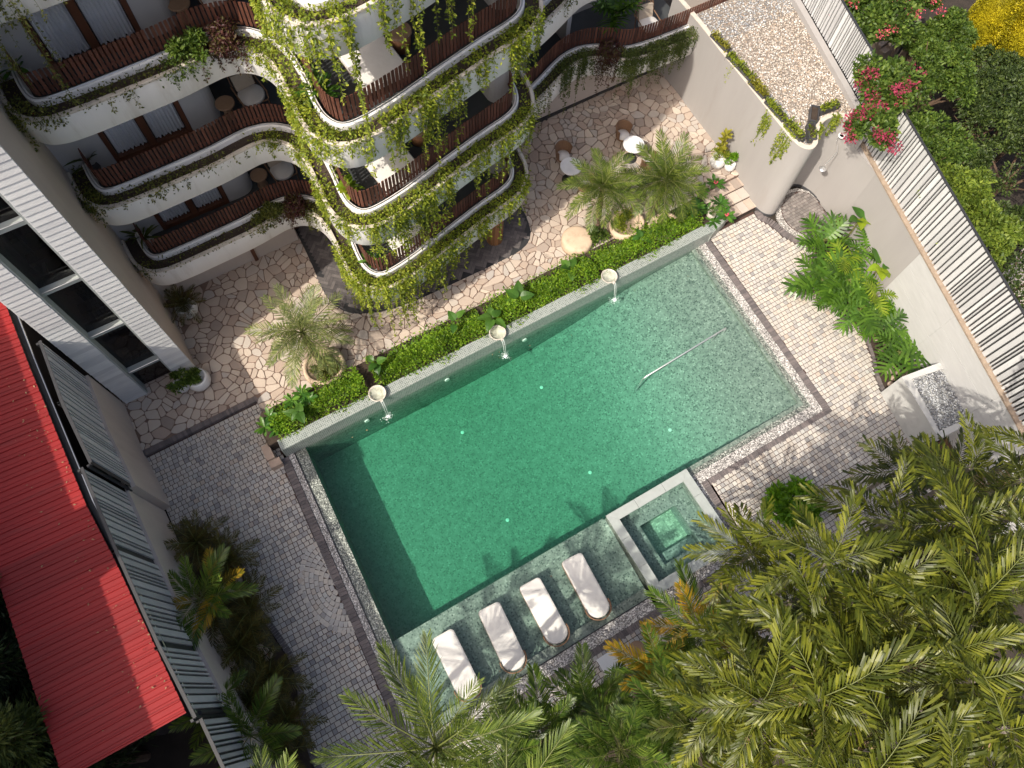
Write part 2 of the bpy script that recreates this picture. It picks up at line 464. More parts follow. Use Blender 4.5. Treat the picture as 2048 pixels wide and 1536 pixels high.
def mosaic(name, size, stops, grout, warp=0.0, gw=.10, rough=.35, axes='xy', big=None, haze=None):
    """small square tiles, each of its own shade, with grout lines"""
    mt, n, out = new_mat(name)
    v = coords(n)
    if warp:
        nz = N(n, 'ShaderNodeTexNoise', Scale=2.2, Detail=3.); n.links.new(v, nz.inputs['Vector'])
        sb = N(n, 'ShaderNodeVectorMath', operation='SUBTRACT'); n.links.new(nz.outputs['Color'], sb.inputs[0]); sb.inputs[1].default_value = (.5, .5, .5)
        sc = N(n, 'ShaderNodeVectorMath', operation='SCALE'); n.links.new(sb.outputs[0], sc.inputs[0]); sc.inputs['Scale'].default_value = warp
        ad = N(n, 'ShaderNodeVectorMath', operation='ADD'); n.links.new(v, ad.inputs[0]); n.links.new(sc.outputs[0], ad.inputs[1]); v = ad.outputs[0]
    dv = N(n, 'ShaderNodeVectorMath', operation='SCALE'); n.links.new(v, dv.inputs[0]); dv.inputs['Scale'].default_value = 1 / size
    off = N(n, 'ShaderNodeVectorMath', operation='ADD'); n.links.new(dv.outputs[0], off.inputs[0]); off.inputs[1].default_value = (.137, .271, .391)
    fl = N(n, 'ShaderNodeVectorMath', operation='FLOOR'); n.links.new(off.outputs[0], fl.inputs[0])
    fr = N(n, 'ShaderNodeVectorMath', operation='FRACTION'); n.links.new(off.outputs[0], fr.inputs[0])
    wn = N(n, 'ShaderNodeTexWhiteNoise', noise_dimensions='3D'); n.links.new(fl.outputs[0], wn.inputs['Vector'])
    base = ramp(n, wn.outputs['Value'], stops)
    sp = N(n, 'ShaderNodeSeparateXYZ'); n.links.new(fr.outputs[0], sp.inputs[0])
    ge = N(n, 'ShaderNodeNewGeometry'); sn = N(n, 'ShaderNodeSeparateXYZ'); n.links.new(ge.outputs['True Normal'], sn.inputs[0])
    tot = None
    for k in range(3):
        lt = N(n, 'ShaderNodeMath', operation='LESS_THAN'); n.links.new(sp.outputs[k], lt.inputs[0]); lt.inputs[1].default_value = gw
        ab = N(n, 'ShaderNodeMath', operation='ABSOLUTE'); n.links.new(sn.outputs[k], ab.inputs[0])
        l2 = N(n, 'ShaderNodeMath', operation='LESS_THAN'); n.links.new(ab.outputs[0], l2.inputs[0]); l2.inputs[1].default_value = .7
        mu = N(n, 'ShaderNodeMath', operation='MULTIPLY'); n.links.new(lt.outputs[0], mu.inputs[0]); n.links.new(l2.outputs[0], mu.inputs[1])
        if tot is None: tot = mu.outputs[0]
        else:
            mxx = N(n, 'ShaderNodeMath', operation='MAXIMUM'); n.links.new(tot, mxx.inputs[0]); n.links.new(mu.outputs[0], mxx.inputs[1]); tot = mxx.outputs[0]
    base = mixrgb(n, tot, base, grout)
    if big:
        base = mixrgb(n, 1., base, ramp(n, noise(n, v, big, 5, .65), [(.32, (.74, .76, .76)), (.68, (1.22, 1.2, 1.2))]), 'MULTIPLY')
    if haze:
        # deep end fades to one tone: light scattered in the water, painted in
        gp = N(n, 'ShaderNodeNewGeometry'); sx_ = N(n, 'ShaderNodeSeparateXYZ'); n.links.new(gp.outputs['Position'], sx_.inputs[0])
        mr = N(n, 'ShaderNodeMapRange'); mr.inputs[1].default_value = 6.; mr.inputs[2].default_value = 10.5; mr.inputs[3].default_value = .38; mr.inputs[4].default_value = 0.; n.links.new(sx_.outputs[0], mr.inputs[0])
        base = mixrgb(n, mr.outputs[0], base, haze)
    p = N(n, 'ShaderNodeBsdfPrincipled', Roughness=rough); n.links.new(base, p.inputs['Base Color'])
    iv = N(n, 'ShaderNodeMath', operation='SUBTRACT'); iv.inputs[0].default_value = 1.; n.links.new(tot, iv.inputs[1])
    n.links.new(bump(n, iv.outputs[0], .3, .004), p.inputs['Normal'])
    n.links.new(p.outputs[0], out.inputs[0])


mosaic('pool_tile', .048, [(0, (.055, .08, .068)), (.25, (.17, .20, .175)), (.6, (.25, .28, .245)), (.8, (.18, .21, .185)), (1, (.36, .385, .34))], (.23, .245, .22), warp=.035, big=5.)
mosaic('pool_haze_tile', .048, [(0, (.055, .08, .068)), (.25, (.17, .20, .175)), (.6, (.25, .28, .245)), (.8, (.18, .21, .185)), (1, (.36, .385, .34))], (.23, .245, .22), warp=.05, big=5., haze=(.225, .25, .20))
mosaic('pool_floor_tile', .05, [(0, (.20, .24, .175)), (.35, (.29, .335, .25)), (.7, (.36, .41, .30)), (1, (.54, .57, .43))], (.31, .335, .25), warp=.09, big=5.)
def pebble_mat(name, scale, stops, rough=.6, bs=.8):
    mt, n, out = new_mat(name)
    v = coords(n)
    vo = N(n, 'ShaderNodeTexVoronoi', Scale=scale); n.links.new(v, vo.inputs['Vector'])
    sp = N(n, 'ShaderNodeSeparateColor'); n.links.new(vo.outputs['Color'], sp.inputs[0])
    base = ramp(n, sp.outputs[0], stops)
    edge = ramp(n, vo.outputs['Distance'], [(.45, (1, 1, 1)), (.75, (.35, .34, .33))])
    base = mixrgb(n, 1., base, edge, 'MULTIPLY')
    p = N(n, 'ShaderNodeBsdfPrincipled', Roughness=rough); n.links.new(base, p.inputs['Base Color'])
    iv = N(n, 'ShaderNodeMath', operation='SUBTRACT'); iv.inputs[0].default_value = 1.; n.links.new(vo.outputs['Distance'], iv.inputs[1])
    n.links.new(bump(n, iv.outputs[0], bs, .012), p.inputs['Normal']); n.links.new(p.outputs[0], out.inputs[0])


pebble_mat('pebble_band', 30, [(0, (.16, .15, .145)), (.4, (.38, .36, .34)), (.7, (.55, .525, .50)), (1, (.80, .77, .73))])
pebble_mat('pebble_wet', 30, [(0, (.09, .09, .085)), (.4, (.22, .22, .20)), (.75, (.36, .35, .32)), (1, (.62, .60, .56))], .35)
mosaic('wall_mosaic', .055, [(0, (.10, .125, .115)), (.5, (.17, .20, .185)), (1, (.24, .27, .25))], (.38, .40, .37), gw=.22, rough=.4)


def water_mat(name, colr, dens, rip=.18, scale=3.2):
    mt, n, out = new_mat(name)
    v = coords(n)
    a = noise(n, v, scale, 4, .6); b_ = noise(n, v, scale * 5.5, 3, .6)
    nb = bump(n, a, rip, .08); nb = bump(n, b_, rip * .7, .02, nb)
    tr = N(n, 'ShaderNodeBsdfTransparent'); tr.inputs[0].default_value = (.96, .99, .98, 1)
    gl = N(n, 'ShaderNodeBsdfGlossy'); gl.inputs['Roughness'].default_value = .06; gl.inputs[0].default_value = (1, 1, 1, 1)
    fr = N(n, 'ShaderNodeFresnel', IOR=1.33); n.links.new(nb, fr.inputs['Normal']); n.links.new(nb, gl.inputs['Normal'])
    mx = N(n, 'ShaderNodeMixShader'); n.links.new(fr.outputs[0], mx.inputs[0]); n.links.new(tr.outputs[0], mx.inputs[1]); n.links.new(gl.outputs[0], mx.inputs[2])
    va = N(n, 'ShaderNodeVolumeAbsorption'); va.inputs['Color'].default_value = c4(colr); va.inputs['Density'].default_value = dens
    n.links.new(mx.outputs[0], out.inputs['Surface']); n.links.new(va.outputs[0], out.inputs['Volume'])


water_mat('pool_water', (.20, .87, .69), .56)
water_mat('spa_water', (.06, .885, .78), .34, .12, 5.)


def glass_mat(name, tint, refl=.08):
    mt, n, out = new_mat(name)
    tr = N(n, 'ShaderNodeBsdfTransparent'); tr.inputs[0].default_value = c4(tint)
    gl = N(n, 'ShaderNodeBsdfGlossy'); gl.inputs['Roughness'].default_value = .03
    lw = N(n, 'ShaderNodeLayerWeight', Blend=.5)
    fr = N(n, 'ShaderNodeMath', operation='POWER'); n.links.new(lw.outputs['Facing'], fr.inputs[0]); fr.inputs[1].default_value = 4.
    ad = N(n, 'ShaderNodeMath', operation='ADD', use_clamp=True); n.links.new(fr.outputs[0], ad.inputs[0]); ad.inputs[1].default_value = refl
    mx = N(n, 'ShaderNodeMixShader'); n.links.new(ad.outputs[0], mx.inputs[0]); n.links.new(tr.outputs[0], mx.inputs[1]); n.links.new(gl.outputs[0], mx.inputs[2])
    n.links.new(mx.outputs[0], out.inputs[0])


glass_mat('glass', (1.0, 1.0, 1.0), .04)
glass_mat('glass_dark', (.42, .42, .44), .05)


def cloth_mat(name, c):
    mt, n, out = new_mat(name)
    d = N(n, 'ShaderNodeBsdfDiffuse'); d.inputs[0].default_value = c4(c)
    t = N(n, 'ShaderNodeBsdfTranslucent'); t.inputs[0].default_value = c4(c)
    mx = N(n, 'ShaderNodeMixShader'); mx.inputs[0].default_value = .3
    n.links.new(d.outputs[0], mx.inputs[1]); n.links.new(t.outputs[0], mx.inputs[2]); n.links.new(mx.outputs[0], out.inputs[0])


cloth_mat('curtain', (.90, .90, .92))

# ================================================================ SETTING
SK = .042


def sx(u, y): return u + SK * (y - 2.33)


def skp(pts): return [(sx(u, y), y) for u, y in pts]


# ground: one sheet with an opening for the pool
g = MB()
hx0, hx1, hy0, hy1 = -1.95, 13.3, -.5, 8.62
E_ = 90
for (x0, x1, y0, y1) in ((-E_, E_, -E_, hy0), (-E_, E_, hy1, E_), (-E_, hx0, hy0, hy1), (hx1, E_, hy0, hy1)):
    n0 = len(g.v); g.v += [(x0, y0, -.07), (x1, y0, -.07), (x1, y1, -.07), (x0, y1, -.07)]; g.f.append((n0, n0 + 1, n0 + 2, n0 + 3))
tag(g.build('ground', 'ground'), kind='structure')

# ---- pool basin
floor_x = [(-1.5, -1.75), (5.0, -1.75), (8.2, -1.3), (10.2, -.5), (11.6, -.26), (13.0, -.2)]
b = MB()
Y0, Y1 = 2.33, 8.55
_fx = np.linspace(-1.5, 13.0, 40)
_fz = np.interp(_fx, [q[0] for q in floor_x], [q[1] for q in floor_x])
for _ in range(14): _fz[1:-1] = (_fz[:-2] + 2 * _fz[1:-1] + _fz[2:]) / 4
floor_x = list(zip(_fx.tolist(), _fz.tolist()))
for i in range(len(floor_x) - 1):
    (a, za), (c, zc) = floor_x[i], floor_x[i + 1]
    b.add([(sx(a, Y0), Y0, za), (sx(c, Y0), Y0, zc), (sx(c, Y1), Y1, zc), (sx(a, Y1), Y1, za)], [(0, 1, 2, 3)])
pool_floor = tag(b.build('pool_floor', 'pool_haze_tile'), kind='structure')
b = MB()
# left weir wall, right weir wall, front right weir, ledge, back wall under water
b.prism(skp([(-1.83, -.22), (-1.5, -.22), (-1.5, 8.55), (-1.83, 8.55)]), -1.9, -.075)
b.prism(skp([(12.73, 2.05), (13.0, 2.05), (13.0, 8.55), (12.73, 8.55)]), -1.9, -.075)
b.prism(skp([(8.3, 2.05), (12.728, 2.05), (12.728, 2.33), (8.3, 2.33)]), -1.9, -.075)
b.prism(skp([(-1.498, .05), (5.43, .05), (5.43, 2.33), (-1.498, 2.33)]), -1.9, -.27)
b.prism(skp([(-1.498, -.22), (5.43, -.22), (5.43, .048), (-1.498, .048)]), -1.9, -.06)
b.prism(skp([(-1.83, 8.552), (13.0, 8.552), (13.0, 8.7), (-1.83, 8.7)]), -1.9, -.12)
pool_wall = tag(b.build('pool_wall', 'pool_tile'), kind='structure')
b = MB()
b.prism(skp([(-1.828, -.218), (-1.503, -.218), (-1.503, 8.54), (-1.828, 8.54)]), -.074, -.05)
b.prism(skp([(12.85, 2.2), (12.998, 2.2), (12.998, 8.54), (12.85, 8.54)]), -.074, -.05)
b.prism(skp([(8.32, 2.053), (12.998, 2.053), (12.998, 2.198), (8.32, 2.198)]), -.074, -.05)
tag(b.build('submerged_border', 'pebble_wet'), kind='structure')
# dark drainage slots beside the weirs
b = MB()
b.prism(skp([(-1.86, -.25), (-1.832, -.25), (-1.832, 8.55), (-1.86, 8.55)]), -.3, -.03)
b.prism(skp([(5.0, -.252), (5.43, -.252), (5.43, -.222), (-1.832, -.222), (-1.832, -.252)]), -.3, -.03)
tag(b.build('drain_slot', 'dark_metal'), kind='structure')
# water
b = MB()
wp = skp([(-1.831, -.221), (5.42, -.221), (5.42, 2.26), (8.29, 2.26), (8.29, 2.052), (12.998, 2.052), (12.998, 8.56), (-1.831, 8.56)])
b.prism(wp, -2.2, -.018)
tag(b.build('pool_water', 'pool_water'), kind='structure')
# inlets and small lamps in the floor
for k, (px, py) in enumerate(((1083, 775), (925, 865), (1180, 945), (1015, 1040), (1340, 860))):
    z = -1.5
    for _ in range(4):
        p = P(px, py, z); z = float(np.interp(p.x, [q[0] for q in floor_x], [q[1] for q in floor_x])) + .012
    MB().lathe([(.05, 0), (.06, .012), (.045, .025), (.0001, .028)], P(px, py, z), 12).build('floor_inlet', 'inlet_white', pool_floor)
for px, py in ((735, 843), (895, 760), (1050, 680)):
    p = P(px, py, -.35)
    MB().tube([(p.x, 8.54, -.38), (p.x, 8.50, -.38)], .085, 14).build('wall_light', 'inlet_white', pool_wall)

# ---- kerbs: pebble bands and brick-on-edge borders
b = MB()
b.prism(skp([(-2.04, -.60), (-1.862, -.60), (-1.862, 8.55), (-2.04, 8.55)]), -.2, -.014)
b.prism(skp([(-1.86, -.60), (5.43, -.60), (5.43, -.255), (-1.86, -.255)]), -.2, -.014)
b.prism(skp([(13.003, 1.74), (13.26, 1.74), (13.26, 8.75), (13.003, 8.75)]), -.2, -.014)
b.prism(skp([(8.3, 1.74), (13.0, 1.74), (13.0, 2.048), (8.3, 2.048)]), -.2, -.014)
b.prism(skp([(8.36, -.30), (8.62, -.30), (8.56, 1.738), (8.3, 1.738)]), -.2, -.014)
b.prism([(5.44, -.60), (8.52, -.60), (8.52, -.304), (5.44, -.304)], -.2, -.016)
tag(b.build('pebble_border', 'pebble_band'), kind='structure')
kerb = MB()


def brick_row(a, c, width, z=.0, bw=.068, gap=.008, mb=None, jit=.004):
    """bricks on edge laid side by side from a to c; width to the left of the run"""
    a = np.array(a, float); c = np.array(c, float); L = np.linalg.norm(c - a); d = (c - a) / L; nn = np.array([-d[1], d[0]])
    k = max(1, int(L / bw)); st = L / k
    for i in range(k):
        q = a + d * (i + .5) * st + nn * width / 2
        (mb or kerb).box((q[0], q[1], z - .03 + rnd.uniform(-jit, jit)), (st - gap, width - rnd.uniform(.002, .012), .07), math.atan2(d[1], d[0]) + rnd.uniform(-.01, .01))


def curve_bricks(pts, width, z=0., bw=.075, mb=None):
    c = catmull(pts, bw); nn = normals2(c)
    for i in range(len(c) - 1):
        q = (c[i] + c[i + 1]) / 2 + nn[i] * width / 2; d = c[i + 1] - c[i]
        (mb or kerb).box((q[0], q[1], z - .03 + rnd.uniform(-.004, .004)), (np.linalg.norm(d) - .008, width - .006, .07), math.atan2(d[1], d[0]))


brick_row((sx(-2.045, -.82), -.82), (sx(-2.045, 8.5), 8.5), .24, bw=.11, z=.012)
kerb.bbox(-1.97, sx(-2.05, 8.2) + .02, 7.9, 8.53, -.2, -.02)
brick_row((8.62, -.605), (sx(-2.04, -.6), -.605), .22)
brick_row((sx(13.485, 1.52), 1.52), (sx(13.485, 8.75), 8.75), .22)
brick_row((13.25, 1.735), (8.75, 1.735), .21)
brick_row((8.72, 1.735), (8.62, -.4), -.2)
# border of the terrace: a brick step
for x in np.arange(-5.45, -1.85, .07):
    kerb.box((x, 10.62, .05), (.062, .17, .14 + rnd.uniform(-.006, .006)))
for y in np.arange(9.95, 10.62, .07):
    kerb.box((-1.83, y, .05), (.15, .062, .14))
BED_L = [(-5.45, 8.06), (-4.85, 7.9), (-4.45, 7.1), (-4.28, 6.3), (-4.3, 5.5), (-4.36, 4.9), (-4.22, 4.2), (-4.1, 3.4), (-4.12, 2.8), (-4.3, 2.2), (-4.5, 1.5), (-4.6, .6), (-4.4, -.4), (-4.0, -1.4), (-3.2, -2.4), (-2.2, -3.2)]
curve_bricks(BED_L, .17, .01)
BED_R = [(16.72, 6.62), (16.3, 6.0), (15.95, 5.3), (15.88, 4.7), (16.08, 4.0), (16.13, 3.5), (16.0, 2.95), (15.75, 2.35), (15.45, 1.83), (15.28, 1.3)]
curve_bricks(BED_R, .17, .01)
SHOWER_OUT = [(15.80, 8.75), (15.72, 8.42), (15.9, 8.1), (16.0, 7.75), (16.05, 7.45), (16.24, 7.05), (16.5, 6.78), (16.85, 6.6)]
curve_bricks(SHOWER_OUT, .24, .012)
tag(kerb.build('brick_kerb', 'kerb_brick'), kind='structure')

# ---- stone-set deck beside the pool
FAN_C, FAN_A, FAN_B = (-2.10, 4.42), .93, 1.32
deck_polys = [
    [(-5.47, 10.53), (-5.47, 8.05)] + [(x, y) for x, y in BED_L[1:-1]] + [(-2.6, -3.0), (sx(-2.29, -.8), -.83), (sx(-2.29, 8.15), 8.15), (-1.9, 8.3), (-1.9, 10.53)],
    [(sx(13.49, 1.5), 8.75), (sx(13.49, 1.5) + .02, 1.5)] + [],
]
deck_polys[1] = [(13.78, 8.76), (13.45, 1.52), (8.77, 1.52), (8.66, -.4), (9.3, -3.4), (14.9, -3.4), (15.2, 1.25)] + [(x - .02, y) for x, y in reversed(BED_R[:-1])] + [(x - .02, y) for x, y in reversed(SHOWER_OUT[1:])] + [(15.75, 8.76)]
deck_polys.append([(-2.5, -.83), (-2.6, -1.7), (.5, -1.75), (2.5, -1.5), (5.2, -1.55), (6.4, -2.6), (9.2, -3.2), (8.5, -.45), (6.0, -.83)])
g = MB()
for poly, z in ((deck_polys[0], 0), (deck_polys[1], 0), (deck_polys[2], 0)):
    xs = [q[0] for q in poly]; ys = [q[1] for q in poly]
    n0 = len(g.v); g.v += [(q[0], q[1], -.012) for q in poly]; g.f.append(tuple(range(n0, n0 + len(poly))))
deck = tag(g.build('pool_deck', 'grout'), kind='structure')
pav = []   # (cx,cy,w,h,rz)
for pi, poly in enumerate(deck_polys):
    ys = [q[1] for q in poly]; y = min(ys) + .01; row = 0
    while y < max(ys) - .1:
        h = .142
        for (x0, x1) in spans(poly, y + h / 2):
            x = x0 + .003 - (rnd.uniform(0, .15) if row % 2 else rnd.uniform(0, .05)); first = True
            while x < x1 - .03:
                wd = rnd.uniform(.122, .168); xa = max(x, x0 + .004); xb = min(x + wd, x1 - .004)
                cx, cy = (xa + xb) / 2, y + h / 2
                if xb - xa > .035 and not (((cx - FAN_C[0]) / FAN_A) ** 2 + ((cy - FAN_C[1]) / FAN_B) ** 2 < 1):
                    pav.append((cx, cy, xb - xa - .017, h - .017, rnd.uniform(-.025, .025)))
                x += wd
        y += h; row += 1
for k in range(1, 9):
    s_ = (k - .42) / 7.6; per = math.pi * (FAN_A + FAN_B) / 2 * s_; cnt = max(2, int(per / .135))
    for j in range(cnt):
        t = math.pi / 2 + math.pi * (j + .5) / cnt
        cx = FAN_C[0] + FAN_A * s_ * math.cos(t); cy = FAN_C[1] + FAN_B * s_ * math.sin(t)
        if cx < sx(-2.29, cy) + .05:
            pav.append((cx, cy, math.hypot(FAN_A * math.cos(t), FAN_B * math.sin(t)) / 7.6 - .012, math.hypot(FAN_A * math.sin(t), FAN_B * math.cos(t)) * s_ * math.pi / cnt - .012, math.atan2(math.sin(t) / FAN_B, math.cos(t) / FAN_A)))


def paver_geo(mb, cx, cy, wd, h, rz, z=0.):
    t = .008; dz = rnd.uniform(-.004, .004)
    ca, sa = math.cos(rz), math.sin(rz)
    vs = []
    for (kx, ky, kz) in ((.5, .5, -.04), (.5, .5, .0), (.5, .5, .006)):
        ins = t if kz > .001 else 0
        for (a, bq) in ((-1, -1), (1, -1), (1, 1), (-1, 1)):
            px, py = a * (wd / 2 - ins), bq * (h / 2 - ins)
            vs.append((cx + px * ca - py * sa, cy + px * sa + py * ca, z + kz + dz))
    return mb.add(vs, [(8, 9, 10, 11)] + [(i, (i + 1) % 4, 4 + (i + 1) % 4, 4 + i) for i in range(4)] + [(4 + i, 4 + (i + 1) % 4, 8 + (i + 1) % 4, 8 + i) for i in range(4)])


def score(p):
    q = pix((p[0], p[1], 0))
    if not (5 < q[0] < 2043 and 5 < q[1] < 1531): return -1
    hid = (q[0] > 1420 and q[1] > 960) or (q[0] > 700 and q[1] > 1330) or (q[0] < 600 and q[1] > 1400)
    return p[2] * p[3] / depth_of((p[0], p[1], 0)) ** 2 * (.3 if hid else 1)


pav.sort(key=score, reverse=True)
pm0 = {}
for p in pav[:300]:
    key = (round(p[2] / .01), round(p[3] / .02))
    if key not in pm0:
        q = MB(); paver_geo(q, 0, 0, p[2], p[3], 0); me = bpy.data.meshes.new('paver'); me.from_pydata(q.v, [], q.f); setmat(me, 'paver'); pm0[key] = me
    inst('paver', pm0[key], deck, Matrix.Translation((p[0], p[1], rnd.uniform(-.003, .003))) @ Matrix.Rotation(p[4], 4, 'Z'))
q = MB()
for p in pav[300:]: paver_geo(q, *p)
tag(q.build('pavers', 'paver', deck), kind='stuff')

# ---- flagstone terrace
terr = MB()
tp = [(-5.6, 10.6), (-1.9, 10.6), (-1.9, 9.6), (14.2, 9.6), (14.2, 10.05), (16.4, 10.05), (16.6, 16.5), (-5.6, 16.5)]
for a in range(8): pass
terr.prism(tp, -.02, lambda x: zp(x) - .022)
terrace = tag(terr.build('stone_terrace', 'grout_light'), kind='structure')
seeds = []
r2 = random.Random(5)
cell = .275
for i in range(int(22.4 / cell) + 2):
    for j in range(int(7.2 / cell) + 2):
        x = -5.8 + (i + .5 + r2.uniform(-.62, .62)) * cell; y = 9.4 + (j + .5 + r2.uniform(-.62, .62)) * cell
        u_ = r2.random()
        if u_ < .22: continue
        seeds.append((x, y))
        if u_ > .68: seeds.append((x + r2.uniform(-.2, .2), y + r2.uniform(-.2, .2)))
S_ = np.array(seeds)
stones = []
for i, (x, y) in enumerate(seeds):
    if x < -5.5 or x > 16.4 or y < 9.55 or y > 15.7: continue
    if x < -1.75 and y < 10.6: continue
    poly = [(x - .6, y - .6), (x + .6, y - .6), (x + .6, y + .6), (x - .6, y + .6)]
    d2 = (S_[:, 0] - x) ** 2 + (S_[:, 1] - y) ** 2
    for j in np.argsort(d2)[1:18]:
        sxx, syy = S_[j]; dx, dy = sxx - x, syy - y; L = math.hypot(dx, dy)
        dx /= L; dy /= L
        poly = clip_half(poly, dx, dy, dx * x + dy * y + L / 2 - .010)
        if len(poly) < 3: break
    if len(poly) < 3: continue
    ymin = 10.72 if x < -1.75 else 9.72
    poly = clip_half(poly, 0, -1, -ymin)
    if x > 14.2: poly = clip_half(poly, 0, -1, -10.07)
    if len(poly) < 3 or area(poly) < .006: continue
    # soften corners
    sm = []
    for k in range(len(poly)):
        p_, q_ = np.array(poly[k]), np.array(poly[(k + 1) % len(poly)])
        f1, f2 = r2.uniform(.12, .24), r2.uniform(.76, .88)
        sm += [tuple(p_ + (q_ - p_) * f1), tuple(p_ + (q_ - p_) * f2)]
    stones.append(sm)


def stone_geo(mb, poly):
    dz = r2.uniform(-.006, .008); n = len(poly)
    cx = sum(p[0] for p in poly) / n; cy = sum(p[1] for p in poly) / n
    vs = [(p[0], p[1], zp(p[0]) - .04) for p in poly] + [(p[0], p[1], zp(p[0]) - .006 + dz) for p in poly] + [(cx + (p[0] - cx) * .93, cy + (p[1] - cy) * .93, zp(p[0]) + dz + .004) for p in poly]
    return mb.add(vs, [tuple(range(2 * n, 3 * n))] + [(k * n + i, k * n + (i + 1) % n, (k + 1) * n + (i + 1) % n, (k + 1) * n + i) for k in (0, 1) for i in range(n)])


def sscore(poly):
    cx = sum(p[0] for p in poly) / len(poly); cy = sum(p[1] for p in poly) / len(poly)
    q = pix((cx, cy, .2))
    if not (5 < q[0] < 2043 and 5 < q[1] < 1531): return -1
    if 1.9 < cx < 8.2 and cy > 11.2: return 0
    return area(poly)


stones.sort(key=sscore, reverse=True)
for s_ in stones[:300]:
    q = MB(); stone_geo(q, s_); q.build('flagstone', 'flagstone', terrace)
q = MB()
for s_ in stones[300:]: stone_geo(q, s_)
tag(q.build('flagstones', 'flagstone', terrace), kind='stuff')

# ---- dark herringbone floor of the lobby, under the projecting bay
lob = catmull([(1.62, 15.6), (1.55, 14.2), (1.45, 12.8), (1.7, 12.0), (2.3, 11.55), (3.3, 11.25), (5, 11.15), (7.4, 11.12), (8.1, 11.28), (8.42, 11.65), (8.6, 12.4), (8.7, 13.6), (8.75, 15.6)], .25)
lobp = [tuple(p) for p in lob]
q = MB(); q.prism(lobp, lambda x: zp(x) - .02, lambda x: zp(x) + .012)
lobby = tag(q.build('lobby_floor', 'dark_metal'), kind='structure')
q = MB()
bw, bl = .11, .33
for i in range(-60, 60):
    for j in range(-20, 20):
        for o_ in (0, 1):
            ax = i * bw + j * bl; ay = i * bw - j * bl
            if o_ == 0: cx, cy, w_, h_ = ax + bl / 2, ay + bw / 2, bl, bw
            else: cx, cy, w_, h_ = ax + bw / 2 + bl, ay + bl / 2 - bw * 2, bw, bl
            X = 5 + (cx - cy) * .7071; Yc = 13 + (cx + cy) * .7071
            if 1.3 < X < 8.9 and 10.8 < Yc < 15.6 and inside(lobp, X, Yc) and all(inside(lobp, X + a, Yc + c) for a in (-.09, .09) for c in (-.09, .09)):
                q.box((X, Yc, zp(X) + .012 + rnd.uniform(-.001, .002)), (w_ - .008, h_ - .008, .014), math.pi / 4)
tag(q.build('herringbone_blocks', 'herringbone', lobby), kind='stuff')

# ---- steps from the terrace to the deck on the right
for k in range(4):
    y1 = 10.09 - .42 * k; z1 = zp(15) - .105 * k - .01
    if k == 0: continue
    q = MB(); q.bbox(14.2 + .02 * k, 15.93, y1 + .002, y1 + .43, -.05, z1 - .035)
    st = tag(q.build('stone_step', 'grout'), kind='structure')
    x = 14.22 + .02 * k
    while x < 15.9:
        wd = rnd.uniform(.24, .4); xb = min(x + wd, 15.92)
        MB().box(((x + xb) / 2, y1 + .214, z1 - .015), (xb - x - .012, .425, .04)).build('tread_stone', 'flagstone', st); x = xb

# ================================================================ PLANTER WALL, SPA
pw = thing('planter_wall', 'grey green mosaic planter wall along the long side of the pool', 'planter wall', (6, 8.7, 0))
MB().prism(skp([(-2.1, 8.53), (13.35, 8.53), (13.35, 8.88), (-2.1, 8.88)]), -.3, .60).build('mosaic_wall', 'wall_mosaic', pw)
MB().prism(skp([(13.353, 8.5), (14.2, 8.76), (14.2, 9.1), (13.353, 8.9)]), -.05, .52).build('end_wall', 'wall_mosaic', pw)
MB().prism([(-2.12, 8.885), (13.6, 8.885), (14.1, 9.05), (14.15, 9.95), (-1.9, 9.95), (-2.12, 9.6)], -.05, .50).build('soil_bed', 'soil', pw)
MB().prism([(-2.13, 9.955), (14.15, 9.955), (14.15, 10.03), (-2.13, 10.03)], -.05, lambda x: zp(x) + .09).build('back_kerb', 'lip_stone', pw)
q = MB(); q.bbox(-2.34, -2.0, 8.30, 8.527, -.05, .30); q.build('end_block', 'boulder', pw)
q = MB(); q.bbox(-2.34, -2.103, 8.53, 9.0, -.05, .42); q.build('end_block', 'boulder', pw)

sp = thing('spa_tub', 'raised square stone-rimmed spa tub with stepped seats at the pool corner', 'spa tub', (6.85, 1.0, -.3))
SX0, SX1, SY0, SY1 = 5.43, 8.28, -.3, 2.30
rim = .285
for poly, nm in (([(SX0, SY1 - rim), (SX0, SY1), (SX1, SY1), (SX1, SY1 - rim), (SX1 - rim, SY1 - rim), (SX0 + rim, SY1 - rim)], 'a'),):
    pass
mit = .004
rims = [[(SX0, SY1), (SX0 + rim, SY1 - rim), (SX1 - rim, SY1 - rim), (SX1, SY1)], [(SX0, SY0), (SX0 + rim, SY0 + rim), (SX0 + rim, SY1 - rim), (SX0, SY1)],
        [(SX0, SY0), (SX1, SY0), (SX1 - rim, SY0 + rim), (SX0 + rim, SY0 + rim)], [(SX1, SY0), (SX1, SY1), (SX1 - rim, SY1 - rim), (SX1 - rim, SY0 + rim)]]
